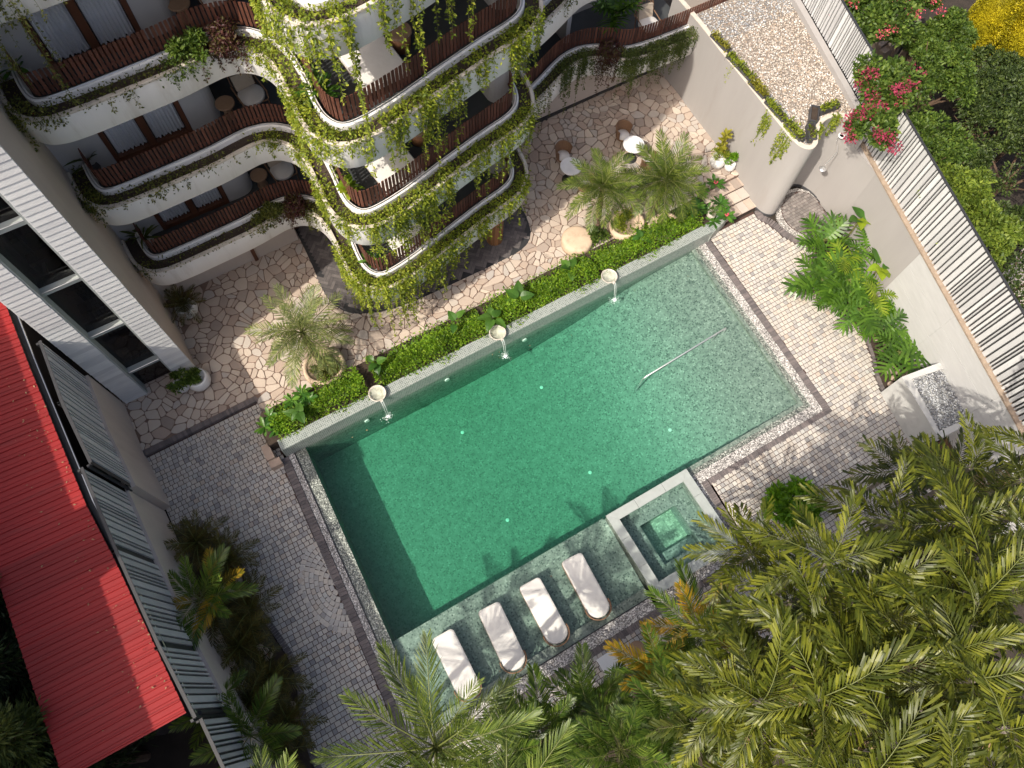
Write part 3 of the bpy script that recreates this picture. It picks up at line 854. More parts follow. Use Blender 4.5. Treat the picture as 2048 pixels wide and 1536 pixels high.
for r_ in rims:
    if area(r_) < 0: r_ = r_[::-1]
    cx = sum(p[0] for p in r_) / 4; cy = sum(p[1] for p in r_) / 4
    # each side of the rim is two or three slabs
    k = 3
    a0, a1 = (min(p[0] for p in r_), max(p[0] for p in r_)) if abs(max(p[0] for p in r_) - min(p[0] for p in r_)) > 1 else (min(p[1] for p in r_), max(p[1] for p in r_))
    horiz = abs(max(p[0] for p in r_) - min(p[0] for p in r_)) > 1
    cuts = [a0 - 1, a0 + (a1 - a0) * .34, a0 + (a1 - a0) * .68, a1 + 1]
    for i in range(3):
        pl = r_
        if horiz: pl = clip_half(pl, 1, 0, cuts[i + 1] - .003); pl = clip_half(pl, -1, 0, -(cuts[i] + .003))
        else: pl = clip_half(pl, 0, 1, cuts[i + 1] - .003); pl = clip_half(pl, 0, -1, -(cuts[i] + .003))
        c_ = np.mean(pl, axis=0)
        pl = [(c_[0] + (p[0] - c_[0]) * .997, c_[1] + (p[1] - c_[1]) * .997) for p in pl]
        MB().prism(pl, .16, .235 + rnd.uniform(-.0015, .0015)).build('rim_slab', 'spa_stone', sp)
iw = rim - .05
q = MB()
q.bbox(SX0 + .03, SX0 + iw, SY0 + .03, SY1 - .03, -1.9, .158); q.bbox(SX1 - iw, SX1 - .03, SY0 + .03, SY1 - .03, -1.9, .158)
q.bbox(SX0 + iw + .001, SX1 - iw - .001, SY1 - iw, SY1 - .03, -1.9, .158); q.bbox(SX0 + iw + .001, SX1 - iw - .001, SY0 + .03, SY0 + iw, -1.9, .158)
q.build('tub_wall', 'pool_tile', sp)
q = MB()
q.bbox(SX0 + iw + .002, 6.28, SY0 + iw + .002, SY1 - iw - .002, -1.2, -.32); q.bbox(7.55, SX1 - iw - .002, SY0 + iw + .002, SY1 - iw - .002, -1.2, -.32)
q.bbox(6.281, 7.549, 1.60, SY1 - iw - .002, -1.2, -.321); q.bbox(6.281, 7.549, SY0 + iw + .002, .30, -1.2, -.322)
q.build('seat_bench', 'pool_tile', sp)
MB().bbox(6.282, 7.548, .302, .62, -1.2, -.56).build('tub_step', 'pool_tile', sp)
MB().bbox(6.62, 7.547, -.05, .30, -.32, -.19).build('tub_step', 'pool_tile', sp)
MB().bbox(6.282, 7.548, .622, 1.598, -1.2, -.92).build('tub_floor', 'pool_floor_tile', sp)
MB().bbox(SX0 + iw - .02, SX1 - iw + .02, SY0 + iw - .02, SY1 - iw + .02, -1.1, .135).build('tub_water', 'spa_water', sp)

# ================================================================ HOTEL BUILDING
H0 = (2.6, 15.5, 0)
hotel = thing('hotel_building', 'white curving hotel with planted balconies, timber slat railings and a rounded projecting bay', 'building', H0)
ZB = [None, 2.25, 5.30, 8.36, 11.41]
PLAN = [(-3.06, 15.5), (-3.05, 15.0), (-2.97, 14.55), (-2.75, 14.2), (-2.4, 14.02), (-1.9, 13.97), (-1, 13.98), (0.2, 14.02), (0.9, 14.1), (1.35, 14.13), (1.75, 14.02), (2.06, 13.7), (2.21, 13.2), (2.2, 12.5), (2.13, 11.8), (2.16, 11.25), (2.36, 10.8), (2.7, 10.53), (3.2, 10.46), (4.15, 10.6), (5.4, 10.92), (6.67, 11.22), (7.4, 11.36), (7.9, 11.55), (8.28, 11.9), (8.5, 12.4), (8.58, 13.0), (8.68, 13.45), (8.95, 13.82), (9.4, 14.02), (9.9, 14.18), (10.6, 14.45), (11.4, 14.8), (11.85, 14.94), (12.3, 14.95), (12.8, 14.76), (13.3, 14.4), (13.9, 14.18), (15.3, 14.06), (17.5, 14.04), (21, 14.0)]
PC = catmull(PLAN, .07)
PN = normals2(PC)
# smooth the normals so that the inner edge stays clean
for _ in range(6):
    PN[1:-1] = (PN[:-2] + PN[1:-1] * 2 + PN[2:]) / 4
PN /= np.linalg.norm(PN, axis=1)[:, None]
IX = lambda x, y: int(np.argmin((PC[:, 0] - x) ** 2 + (PC[:, 1] - y) ** 2))
iL0, iNook, iNose, iPR, iR = 0, IX(2.2, 12.5), IX(2.7, 10.53), IX(8.6, 13.1), IX(16.4, 14.05)


def off(n): return PC + PN * n


def sweep(mb, prof, z0, i0=0, i1=None):
    """sweep a profile of (inset, height) along the balcony line"""
    i1 = len(PC) if i1 is None else i1
    rings = []
    for (n_, z_) in prof:
        c = off(n_)[i0:i1]; rings.append([(p[0], p[1], z0 + z_) for p in c])
    k = i1 - i0; n0 = len(mb.v)
    for r_ in rings: mb.v.extend(r_)
    for a in range(len(prof) - 1):
        for i in range(k - 1):
            mb.f.append((n0 + a * k + i, n0 + a * k + i + 1, n0 + (a + 1) * k + i + 1, n0 + (a + 1) * k + i))


LIP, UPS, SLB, SLT, FLR = .80, .87, .84, 1.46, .35
bays = ((0, iNook, 'L'), (iNook - 1, iPR, 'P'), (iPR - 1, len(PC), 'R'))
for k in range(1, 5):
    z = ZB[k]
    for (i0, i1, nm) in bays:
        if nm == 'R' and k == 4: continue
        if nm == 'R' and k in (2, 3): i1 = IX(12.75, 14.8)
        if nm == 'R' and k == 1: i1 = IX(16.5, 14.05)
        q = MB(); sweep(q, [(.30, 0), (.03, 0), (0, .03), (0, LIP - .07)], z, i0, i1)
        par = q.build('parapet', 'white_plaster', hotel, smooth=True)
        q = MB(); sweep(q, [(0, LIP - .07), (-.012, LIP - .06), (-.012, LIP - .01), (.0, LIP), (.075, LIP), (.085, LIP - .01), (.085, .5)], z, i0, i1)
        q.build('planter_lip', 'lip_stone', par, smooth=False)
        q = MB(); sweep(q, [(.085, LIP - .12), (.42, LIP - .10)], z, i0, i1)
        q.build('planter_soil', 'soil', par)
        q = MB(); sweep(q, [(.42, .5), (.42, UPS - .02), (.44, UPS), (.52, UPS), (.53, UPS - .02), (.53, FLR)], z, i0, i1)
        q.build('planter_upstand', 'white_plaster', par, smooth=False)
        # rail bar along the upstand
        c = off(.475)[i0:i1:3]
        MB().tube([(p[0], p[1], z + UPS + .018) for p in c], .012, 6).build('rail_bar', 'steel', par)
        # floor and soffit
        q = MB()
        a = off(.5)[i0:i1]; n0 = 0; kk = len(a)
        q.v += [(p[0], p[1], z + FLR) for p in a] + [(min(max(p[0], -3.3), 21), 18.5, z + FLR) for p in a]
        q.f += [(i, i + 1, kk + i + 1, kk + i) for i in range(kk - 1)]
        q.build('balcony_floor', 'balcony_floor', hotel)
        q = MB(); a = off(.28)[i0:i1]
        q.v += [(p[0], p[1], z + .001) for p in a] + [(p[0], 18.5, z + .001) for p in a]
        q.f += [(i + 1, i, kk + i, kk + i + 1) for i in range(kk - 1)]
        q.build('soffit', 'white_plaster', hotel)

# timber slats of the railings
sl = []
c = off(.60); s_len = np.r_[0, np.cumsum(np.linalg.norm(np.diff(c, axis=0), axis=1))]
for k in range(1, 5):
    for s_ in np.arange(.1, s_len[-1], .102):
        i = int(np.searchsorted(s_len, s_)); i = min(max(i, 1), len(c) - 2)
        x, y = np.interp(s_, s_len, c[:, 0]), np.interp(s_, s_len, c[:, 1])
        d = c[i + 1] - c[i - 1]
        if k == 4 and x > 9: continue
        if k in (2, 3) and x > 12.6: continue
        q = pix((x, y, ZB[k] + 1.2))
        if not (-60 < q[0] < 2100 and -60 < q[1] < 1536): continue
        sl.append((x, y, ZB[k], math.atan2(d[1], d[0]) + rnd.uniform(-.03, .03), depth_of((x, y, ZB[k] + 1.2)), q))
sl.sort(key=lambda t: t[4] + (100 if not (0 < t[5][0] < 2048 and 0 < t[5][1] < 1536) else 0))
q = MB(); q.box((0, 0, 0), (.068, .022, SLT - SLB)); sme = bpy.data.meshes.new('slat'); sme.from_pydata(q.v, [], q.f); setmat(sme, 'timber_dark')
rails = {}
for k in range(1, 5):
    q = MB()
    for zz in (SLB + .12,):
        cc = off(.60 + .026)[::2]
        cc = cc[(cc[:, 0] < (9 if k == 4 else 17 if k == 1 else 12.6))]
        for i in range(len(cc) - 1):
            m_ = (cc[i] + cc[i + 1]) / 2; d = cc[i + 1] - cc[i]
            q.box((m_[0], m_[1], ZB[k] + zz), (np.linalg.norm(d) + .004, .02, .05), math.atan2(d[1], d[0]))
    rails[k] = q.build('railing', 'timber_dark', hotel)
hp = Vector(H0)
for t in sl[:300]:
    o = bpy.data.objects.new('slat', sme); col.objects.link(o)
    o.parent = rails[[1, 2, 3, 4][[ZB[1], ZB[2], ZB[3], ZB[4]].index(t[2])]]
    o.location = (t[0], t[1], t[2] + (SLB + SLT) / 2 + rnd.uniform(-.008, .008)); o.rotation_euler = (0, 0, t[3])
q = MB()
for t in sl[300:]: q.box((t[0], t[1], t[2] + (SLB + SLT) / 2), (.068, .022, SLT - SLB), t[3])
tag(q.build('slats', 'timber_dark', hotel), kind='stuff')

# walls of the left wing, with a sliding door on every floor
DX0, DX1, WY = -1.92, .14, 15.62


def round_wall(mb, pts, z0, z1, th=.16):
    c = catmull(pts, .08) if len(pts) > 2 else np.array(pts, float)
    nn = normals2(c); k = len(c)
    inner = c + nn * th
    n0 = len(mb.v)
    for zz in (z0, z1):
        mb.v += [(p[0], p[1], zz) for p in c] + [(p[0], p[1], zz) for p in inner]
    for i in range(k - 1):
        mb.f += [(n0 + i, n0 + i + 1, n0 + 2 * k + i + 1, n0 + 2 * k + i), (n0 + k + i + 1, n0 + k + i, n0 + 3 * k + i, n0 + 3 * k + i + 1), (n0 + 2 * k + i, n0 + 2 * k + i + 1, n0 + 3 * k + i + 1, n0 + 3 * k + i)]
    mb.f += [(n0, n0 + 2 * k, n0 + 3 * k, n0 + k), (n0 + k - 1, n0 + 2 * k - 1, n0 + 4 * k - 1, n0 + 3 * k - 1)]


for k in range(1, 4):
    z0, z1 = ZB[k] + FLR, ZB[k + 1] - .002
    q = MB()
    q.bbox(-3.3, DX0, WY, WY + .2, z0, z1)
    q.bbox(DX0 + .001, DX1 - .001, WY + .003, WY + .2, z0 + 2.2, z1)
    round_wall(q, [(DX1, WY), (.5, WY), (.78, WY + .05), (.96, WY + .25), (1.0, WY + .6), (1.0, 17.3)], z0, z1)
    q.bbox(.8, 2.9, 17.3, 17.5, z0, z1)
    q.build('room_wall', 'room_wall', hotel)
    # sliding door
    fr = MB(); w_ = .12
    fr.bbox(DX0 + .01, DX0 + w_, WY - .03, WY + .12, z0 + .01, z0 + 2.19); fr.bbox(DX1 - w_, DX1 - .01, WY - .03, WY + .12, z0 + .01, z0 + 2.19)
    fr.bbox(DX0 + w_ + .001, DX1 - w_ - .001, WY - .028, WY + .118, z0 + .012, z0 + .16); fr.bbox(DX0 + w_ + .001, DX1 - w_ - .001, WY - .028, WY + .118, z0 + 2.05, z0 + 2.188)
    dm = (DX0 + DX1) / 2
    fr.bbox(dm - .09, dm + .09, WY - .02, WY + .10, z0 + .162, z0 + 2.048)
    dr = fr.build('sliding_door', 'timber_frame', hotel)
    for (a, b_) in ((DX0 + w_, dm - .09), (dm + .09, DX1 - w_)):
        MB().bbox(a + .001, b_ - .001, WY + .03, WY + .04, z0 + .162, z0 + 2.046).build('pane', 'glass', dr)
        cu = MB(); nn_ = 60; zz0, zz1 = z0 + .2, z0 + 2.1
        xs = np.linspace(a + .02, b_ - .03, nn_)
        yy = [WY + .095 + .03 * math.sin(i * .95 + k) + .012 * math.sin(i * 2.3) for i in range(nn_)]
        cu.v += [(xs[i], yy[i], zz0 + .03 * math.sin(i * .6)) for i in range(nn_)] + [(xs[i], yy[i], zz1) for i in range(nn_)]
        cu.f += [(i, i + 1, nn_ + i + 1, nn_ + i) for i in range(nn_ - 1)]
        cu.build('curtain', 'curtain', dr, smooth=True)
    MB().bbox(DX0, DX1, WY + .5, WY + .6, z0, z1).build('room_interior', 'interior', hotel)
    # bay: back wall with dark glazing, end pier
    q = MB(); q.bbox(2.75, 7.5, 14.35, 14.5, z0, z1); q.build('bay_glazing', 'interior', hotel)
    q = MB(); q.bbox(2.78, 7.48, 14.30, 14.345, z0 + .01, z0 + .12); q.bbox(2.78, 7.48, 14.30, 14.345, z0 + 2.1, z0 + 2.25)
    for x in (2.8, 4.3, 5.85, 7.42): q.bbox(x - .05, x + .05, 14.302, 14.343, z0 + .122, z0 + 2.098)
    q.build('bay_door_frame', 'timber_frame', hotel)
    q = MB(); round_wall(q, [(7.5, 14.9), (7.5, 13.2), (7.55, 12.85), (7.8, 12.72), (8.1, 12.8), (8.2, 13.1), (8.3, 14.9)][::-1], z0, z1, .05); q.build('end_pier', 'room_wall', hotel)
    if k < 3:
        q = MB(); q.bbox(8.3, 21 if k == 1 else 13, 17.2, 17.4, z0, z1)
        q.bbox(10.35, 10.5, 15.7, 17.2, z0, z1); q.bbox(12.3, 12.45, 16.2, 17.2, z0, z1)
        q.build('room_wall', 'room_wall', hotel)
        MB().bbox(10.6, 12.2, 17.1, 17.19, z0 + .02, z0 + 2.1).build('room_door', 'interior', hotel)
# ground floor walls
q = MB(); q.bbox(-3.3, 1.55, 15.1, 15.3, 0, 2.3); q.build('ground_wall', 'beige_plaster', hotel)
q = MB(); q.bbox(1.56, 8.7, 15.5, 15.7, 0, 2.3); q.build('lobby_wall', 'brown_wall', hotel)
q = MB(); q.bbox(8.75, 16.6, 15.42, 15.6, 0, 2.3); q.build('ground_wall', 'beige_plaster', hotel)
q = MB(); q.bbox(8.75, 16.6, 15.36, 15.418, 0, .42 + .08); q.build('skirting', 'dark_metal', hotel)
q = MB(); q.bbox(.0, .12, 15.02, 15.098, 0, 2.3); q.build('corner_post', 'timber_frame', hotel)


def timber_column(x, y, r=.26, z1=2.28):
    z0 = zp(x)
    base = MB().lathe([(r - .02, 0), (r - .02, z1 - z0)], (x, y, z0 + .005), 24).build('column', 'timber_column', hotel, smooth=True)
    for j in range(26):
        t = 2 * math.pi * j / 26
        MB().box((x + r * math.cos(t), y + r * math.sin(t), (z0 + z1) / 2), (.03, .045, z1 - z0 - .02), t).build('batten', 'timber_column', base)


for x, y in ((7.2, 11.95), (5.9, 12.4), (3.2, 11.9)): timber_column(x, y)

# ================================================================ WHITE-BOARDED STAIR TOWER
tw = thing('stair_tower', 'tall stair tower of white lapped boards with a glazed strip, beside the terrace', 'tower', (-4.2, 13.5, 0))
TX0, TX1, TY, TZ = -5.31, -3.05, 12.37, 13.5
q = MB(); q.bbox(TX0 + .02, -4.68, TY + .02, 17, 0, TZ); q.bbox(-3.62, TX1 - .02, TY + .02, 17, 0, TZ); q.build('core', 'white_plaster', tw)
q = MB(); q.bbox(TX1 - .018, TX1 + .0, TY + .04, 17, 0, TZ); q.build('side_wall', 'beige_plaster', tw)
bm = {}
for (x0, x1, zt, nm) in ((TX0, -4.66, 9.5, 'l'), (-3.64, TX1, 12.6, 'r')):
    L = x1 - x0
    me = MB(); me.add([(-L / 2, 0, 0), (L / 2, 0, 0), (L / 2, -.012, .178), (-L / 2, -.012, .178), (-L / 2, .05, 0), (L / 2, .05, 0), (L / 2, .05, .178), (-L / 2, .05, .178)],
                      [(0, 1, 2, 3), (3, 2, 6, 7), (1, 5, 6, 2), (4, 0, 3, 7), (5, 4, 7, 6), (4, 5, 1, 0)])
    # boards overlap: the lower edge stands proud
    me.v = [(v[0], -.022 if (v[1] < .01 and v[2] < .01) else (-.004 if v[1] < .01 else v[1]), v[2]) for v in me.v]
    mm = bpy.data.meshes.new('board'); mm.from_pydata(me.v, [], me.f); setmat(mm, 'tower_board')
    z = zp(x0)
    while z < zt:
        o = inst('board', mm, tw, Matrix.Translation((-(-4.2) + (x0 + x1) / 2 + rnd.uniform(-.004, .004), TY - 13.5, z)) @ Matrix.Rotation(rnd.uniform(-.002, .002), 4, 'Y'))
        z += .1855
# glazed strip
MB().bbox(-4.655, -3.645, TY + .30, TY + .31, .15, 9.5).build('glazing', 'glass_dark', tw)
for zc in (1.36, 3.7, 6.03, 8.36):
    MB().bbox(-4.655, -3.645, TY + .12, TY + .29, zc - .05, zc + .06).build('landing_beam', 'spa_stone', tw)
    MB().tube([(-4.6, TY + .08, zc + .12), (-3.7, TY + .08, zc + .12)], .018, 8).build('handrail', 'steel', tw)
for x in (-4.655, -3.685): MB().bbox(x, x + .04, TY + .0, TY + .29, .1, 9.5).build('jamb', 'spa_stone', tw)
q = MB(); q.bbox(-4.7, -3.6, 14.5, 14.6, 0, 9.6); q.build('stair_back', 'interior', tw)
for i in range(14):
    zc = .5 + i * .62
    MB().bbox(-4.6, -3.7, 13.0 + (i % 4) * .3, 13.3 + (i % 4) * .3, zc, zc + .12).build('stair_tread', 'brown_wall', tw)

# ================================================================ RED-ROOFED HOUSE NEXT DOOR
EAVE = [(-5.95, 12.3), (-5.93, 10.9), (-5.88, 8.0), (-5.74, 6.5), (-5.52, 2.66)]
rh = thing('red_roof_house', 'house with a red ribbed metal roof and black gutter behind the left fence', 'building', (-9, 7, 0))
EZ = 4.45
q = MB(); q.bbox(-7.6, -6.3, 3.2, 20, 0, EZ - .1); q.build('house_wall', 'interior', rh)
exf = lambda y: float(np.interp(y, [e[1] for e in EAVE[::-1]], [e[0] for e in EAVE[::-1]]))


def corrugation(t):
    """profile of one rib (t in 0..1)"""
    pts = [(0, 0), (.16, 0), (.22, .032), (.34, .032), (.40, 0), (.62, 0), (.655, .012), (.69, 0), (1, 0)]
    return float(np.interp(t, [p[0] for p in pts], [p[1] for p in pts]))


pitch = .235
y = 2.72
prof = [0, .16, .22, .34, .40, .62, .655, .69, 1]
slope = math.tan(rad(7))
sheet_w = pitch * 4
while y < 17:
    vs = []; fs = []; ys = []
    for r_ in range(4):
        for t in prof[:-1]: ys.append((y + (r_ + t) * pitch, corrugation(t)))
    ys.append((y + sheet_w, 0))
    dzs = rnd.uniform(0, .006)
    for (yy, zz) in ys:
        e = exf(yy)
        xl = -7.95
        vs += [(e, yy, EZ + zz + dzs), (xl, yy, EZ + zz + dzs + (e - xl) * slope)]
    k = len(ys)
    for i in range(k - 1): fs.append((2 * i, 2 * i + 2, 2 * i + 3, 2 * i + 1))
    ob('roof_sheet', vs, fs, 'red_roof', rh)
    y += sheet_w - .002
q = MB()
pts = [(exf(yy) + .05, yy) for yy in np.linspace(2.62, 15, 24)]
for i in range(len(pts) - 1):
    (xa, ya), (xb, yb) = pts[i], pts[i + 1]
    q.add([(xa - .06, ya, EZ - .03), (xb - .06, yb, EZ - .03), (xb - .05, yb, EZ - .16), (xa - .05, ya, EZ - .16), (xa + .10, ya, EZ - .16), (xb + .10, yb, EZ - .16), (xb + .12, yb, EZ - .01), (xa + .12, ya, EZ - .01), (xa + .135, ya, EZ - .01), (xb + .135, yb, EZ - .01)],
          [(0, 1, 2, 3), (3, 2, 5, 4), (4, 5, 6, 7), (7, 6, 9, 8)])
q.build('gutter', 'dark_metal', rh)
MB().tube([(exf(yy) + .165, yy, EZ + .0) for yy in np.linspace(2.62, 15, 24)], .016, 6).build('gutter_rim', 'steel', rh)
q = MB(); q.tube([(exf(2.62) + .2, 2.6, EZ - .1), (exf(2.62) + .2, 2.6, .1)], .045, 10); q.build('downpipe', 'dark_metal', rh)

# ================================================================ LEFT BOUNDARY WALL AND FENCE


def slat_fence(name, label, line, z0, z1, mat, pitch, rail_side, group=None, gap=.046, th=.04, rail='dark_metal', wmin=.6):
    line = [np.array(p, float) for p in line]
    back = []
    th_o = thing(name, label, 'fence', (line[0][0], line[0][1], 0), 0, group)
    base = Vector((line[0][0], line[0][1], 0))
    meshes = []
    for wv in (.62, .85, 1.0, 1.3):
        q = MB(); q.box((0, 0, 0), (pitch * wv - gap, th, z1 - z0)); me = bpy.data.meshes.new('slat'); me.from_pydata(q.v, [], q.f); setmat(me, mat); meshes.append((pitch * wv, me))
    for a, b_ in zip(line[:-1], line[1:]):
        L = np.linalg.norm(b_ - a); d = (b_ - a) / L; nn = np.array([-d[1], d[0]]) * rail_side
        s = 0.01; ang = math.atan2(d[1], d[0])
        while s < L:
            wv, me = rnd.choice(meshes)
            if s + wv > L + .04: break
            p = a + d * (s + wv / 2)
            inst('slat', me, th_o, Matrix.Translation((p[0] - base.x, p[1] - base.y, (z0 + z1) / 2 + rnd.uniform(-.01, .01))) @ Matrix.Rotation(ang + rnd.uniform(-.01, .01), 4, 'Z'))
            s += wv
        for zz in (z0 + .18, (z0 + z1) / 2, z1 - .12):
            mm = (a + b_) / 2 + nn * (th / 2 + .034)
            MB().box((mm[0], mm[1], zz), (L, .045, .06), ang).build('rail', rail, th_o)
        mm = (a + b_) / 2
        MB().box((mm[0], mm[1], z1 + .026), (L, th + .03, .02), ang).build('glare_cap', rail, th_o)  # dark cap added to hide the sunlit slat tops
        mm = (a + b_) / 2 + nn * (th / 2 + .004)
        MB().box((mm[0], mm[1], (z0 + z1) / 2), (L, .004, z1 - z0 - .04), ang).build('gap_dark_sheet', 'dark_metal', th_o)  # dark sheet added behind the slats so the gaps read black
        k = max(1, int(L / 2.6))
        for i in range(k + 1):
            p = a + d * L * i / k + nn * (th / 2 + .08)
            MB().box((p[0], p[1], (z0 + z1) / 2 - .1), (.06, .06, z1 - z0 + .1), ang).build('post', rail, th_o)
    return th_o


LW1 = [(-5.36, 12.36), (-5.40, 10.6), (-5.30, 8.78)]
LW2 = [(-5.50, 8.74), (-5.46, 6.6), (-5.36, 4.2), (-5.22, 2.5)]
LW3 = [(-5.20, 2.46), (-5.1, .5), (-4.9, -1.6)]


def wall_along(mb, line, z0, z1, th):
    for a, b_ in zip(line[:-1], line[1:]):
        a = np.array(a); b_ = np.array(b_); L = np.linalg.norm(b_ - a); d = (b_ - a) / L; nn = np.array([-d[1], d[0]])
        pa, pb = a, b_
        lo = [tuple(pa), tuple(pb), tuple(pb - nn * th), tuple(pa - nn * th)]
        if area(lo) < 0: lo = lo[::-1]
        mb.prism(lo, z0, z1)


lw = thing('boundary_wall', 'pinkish plastered garden wall with a stepped pier below the grey slat fence', 'wall', (-5.4, 8.7, 0))
q = MB(); wall_along(q, LW1, 0, 2.42, .28); q.build('wall_panel', 'beige_plaster', lw)
q = MB(); wall_along(q, LW2, 0, 2.45, .25); q.build('wall_panel', 'beige_plaster', lw)
q = MB(); wall_along(q, LW3, 0, 2.3, .25); q.build('wall_panel', 'beige_plaster', lw)
o1 = lambda L, d: [(x - d, y) for x, y in L]
slat_fence('slat_fence', 'grey vertical slat fence on the pinkish wall beside the white tower', o1(LW1, .09), 2.42, 4.66, 'slat_grey', .165, -1, gap=.06)
slat_fence('slat_fence', 'long grey vertical slat fence between the red roof gutter and the left planting bed', o1(LW2, .09), 2.45, 4.72, 'slat_grey', .165, -1, gap=.06)
slat_fence('slat_fence', 'pale slat fence beyond the lower end of the red roof', o1(LW3, .09), 2.3, 4.5, 'slat_grey', .165, -1, gap=.06)

# ================================================================ RIGHT: FLAT-ROOFED WASHROOM BLOCK
FX = lambda y: 17.8 + (y - 6.1) * .25      # line of the right boundary
OUT = catmull([(16.12, 15.6), (16.1, 14.0), (16.04, 13.0), (15.97, 11), (15.9, 9.4), (15.9, 8.85), (15.99, 8.5), (16.2, 8.32), (16.45, 8.36), (16.66, 8.55), (16.9, 8.8), (17.2, 8.95), (17.5, 8.98), (17.78, 8.9), (17.95, 8.68), (18.05, 8.3), (18.04, 7.9)], .07)
ON = normals2(OUT)
for _ in range(8): ON[1:-1] = (ON[:-2] + 2 * ON[1:-1] + ON[2:]) / 4
ON /= np.linalg.norm(ON, axis=1)[:, None]
RZ = 3.52
wb = thing('washroom_block', 'low rendered block with a gravel roof and rounded parapet beside the shower', 'building', (17.2, 11, 0))


def sweep2(mb, C, Nn, prof):
    k = len(C); n0 = len(mb.v)
    for (n_, z_) in prof: mb.v += [(C[i][0] + Nn[i][0] * n_, C[i][1] + Nn[i][1] * n_, z_) for i in range(k)]
    for a in range(len(prof) - 1):
        for i in range(k - 1): mb.f.append((n0 + a * k + i, n0 + a * k + i + 1, n0 + (a + 1) * k + i + 1, n0 + (a + 1) * k + i))


q = MB(); sweep2(q, OUT, ON, [(0, -.05), (0, RZ - .03)]); q.build('curved_wall', 'grey_plaster', wb, smooth=True)
q = MB(); sweep2(q, OUT, ON, [(0, RZ - .03), (.01, RZ), (.14, RZ), (.15, RZ - .02), (.15, RZ - .3)]); q.build('parapet_cap', 'lip_stone', wb)
q = MB(); sweep2(q, OUT, ON, [(-.012, -.05), (-.012, .07), (0, .08)]); q.build('skirting', 'box_metal', wb)
iS = int(np.argmin((OUT[:, 0] - 18.05) ** 2 + (OUT[:, 1] - 8.3) ** 2))
roofp = [tuple(OUT[i] + ON[i] * .12) for i in range(0, iS, 2)] + [(FX(8.6) - .05, 8.6), (FX(15.6) - .05, 15.6)]
q = MB(); q.add([(p[0], p[1], RZ - .16) for p in roofp], [tuple(range(len(roofp)))]); rf = q.build('roof_bed', 'gravel', wb)
q = MB(); q.prism([(FX(8.5) - .12, 8.5), (FX(8.5) + .1, 8.5), (FX(15.6) + .1, 15.6), (FX(15.6) - .12, 15.6)], 0, RZ + .06); q.build('boundary_parapet', 'grey_plaster', wb)


def stones_scatter(name, pts, smin, smax, mat, parent):
    """many small faceted stones, joined"""
    ico = np.array([(0, 0, 1), (.9, 0, .1), (.28, .85, -.05), (-.73, .53, .1), (-.73, -.53, -.05), (.28, -.85, .1), (0, 0, -.6)])
    fc = np.array([(0, 1, 2), (0, 2, 3), (0, 3, 4), (0, 4, 5), (0, 5, 1), (6, 2, 1), (6, 3, 2), (6, 4, 3), (6, 5, 4), (6, 1, 5)])
    n = len(pts); s = rng.uniform(smin, smax, n); a = rng.uniform(0, 6.28, n); asp = rng.uniform(.6, 1, n); hh = rng.uniform(.4, .75, n)
    v = np.repeat(ico[None], n, 0) + rng.normal(0, .12, (n, 7, 3))
    v[:, :, 1] *= asp[:, None]; v[:, :, 2] *= hh[:, None]; v *= s[:, None, None]
    ca, sa = np.cos(a)[:, None], np.sin(a)[:, None]
    x = v[:, :, 0] * ca - v[:, :, 1] * sa; y = v[:, :, 0] * sa + v[:, :, 1] * ca
    v = np.stack([x, y, v[:, :, 2]], 2) + np.array(pts)[:, None, :]
    f = (fc[None] + (np.arange(n) * 7)[:, None, None]).reshape(-1, 3)
    return tag(ob_np(name, v.reshape(-1, 3), f, mat, parent), kind='stuff')


pts = []; grey = []
while len(pts) + len(grey) < 9000:
    y = rng.uniform(8.3, 14.6); x = rng.uniform(15.9, FX(y) - .1)
    if inside(roofp, x, y):
        (grey if (x < 16.45 + .12 * math.sin(y * 2) and rng.random() < .75) or (y > 13.2 and rng.random() < .6) else pts).append((x, y, RZ - .15 + rng.uniform(0, .02)))
stones_scatter('roof_gravel', pts, .024, .055, 'gravel', wb)
stones_scatter('roof_gravel_grey', grey, .02, .045, 'gravel_grey', wb)
# planter boxes on the roof edge
boxes = [(16.20, 13.1, .22, .8, .04), (16.16, 11.95, .24, 1.2, .03), (16.12, 10.95, .24, .75, .03), (16.10, 10.0, .24, .9, .02), (16.13, 9.1, .26, .8, 0), (16.58, 8.82, .24, .6, -.55), (17.08, 9.32, .26, .62, -.75), (17.68, 9.32, .7, .22, -.1)]
rbox = []
for (x, y, w_, l_, rz) in boxes:
    tb = thing('roof_planter_box', ['dark metal trough at the gravel roof edge, farthest from the shower', 'dark metal trough with yellow green shrubs on the gravel roof edge', 'dark metal trough, middle of the row on the gravel roof edge', 'dark metal trough with long trailing strands on the gravel roof edge', 'dark metal trough with bare soil near the rounded parapet nose', 'small dark trough inside the rounded parapet nose', 'dark wooden-filled trough on the concave parapet above the shower', 'narrow dark trough on the concave parapet next to the slat fence'][len(rbox)], 'planter', (x, y, RZ - .15), rz, 'planter boxes on the gravel roof')
    rbox.append(tb)
    for (a, b_, c, d) in ((-w_ / 2, -w_ / 2 + .02, -l_ / 2, l_ / 2), (w_ / 2 - .02, w_ / 2, -l_ / 2, l_ / 2), (-w_ / 2 + .021, w_ / 2 - .021, -l_ / 2, -l_ / 2 + .02), (-w_ / 2 + .021, w_ / 2 - .021, l_ / 2 - .02, l_ / 2)):
        MB().bbox(a, b_, c, d, 0, .24).build('side_panel', 'box_metal', tb, world=False)
    MB().bbox(-w_ / 2 + .022, w_ / 2 - .022, -l_ / 2 + .022, l_ / 2 - .022, .02, .17).build('soil', 'soil', tb, world=False)

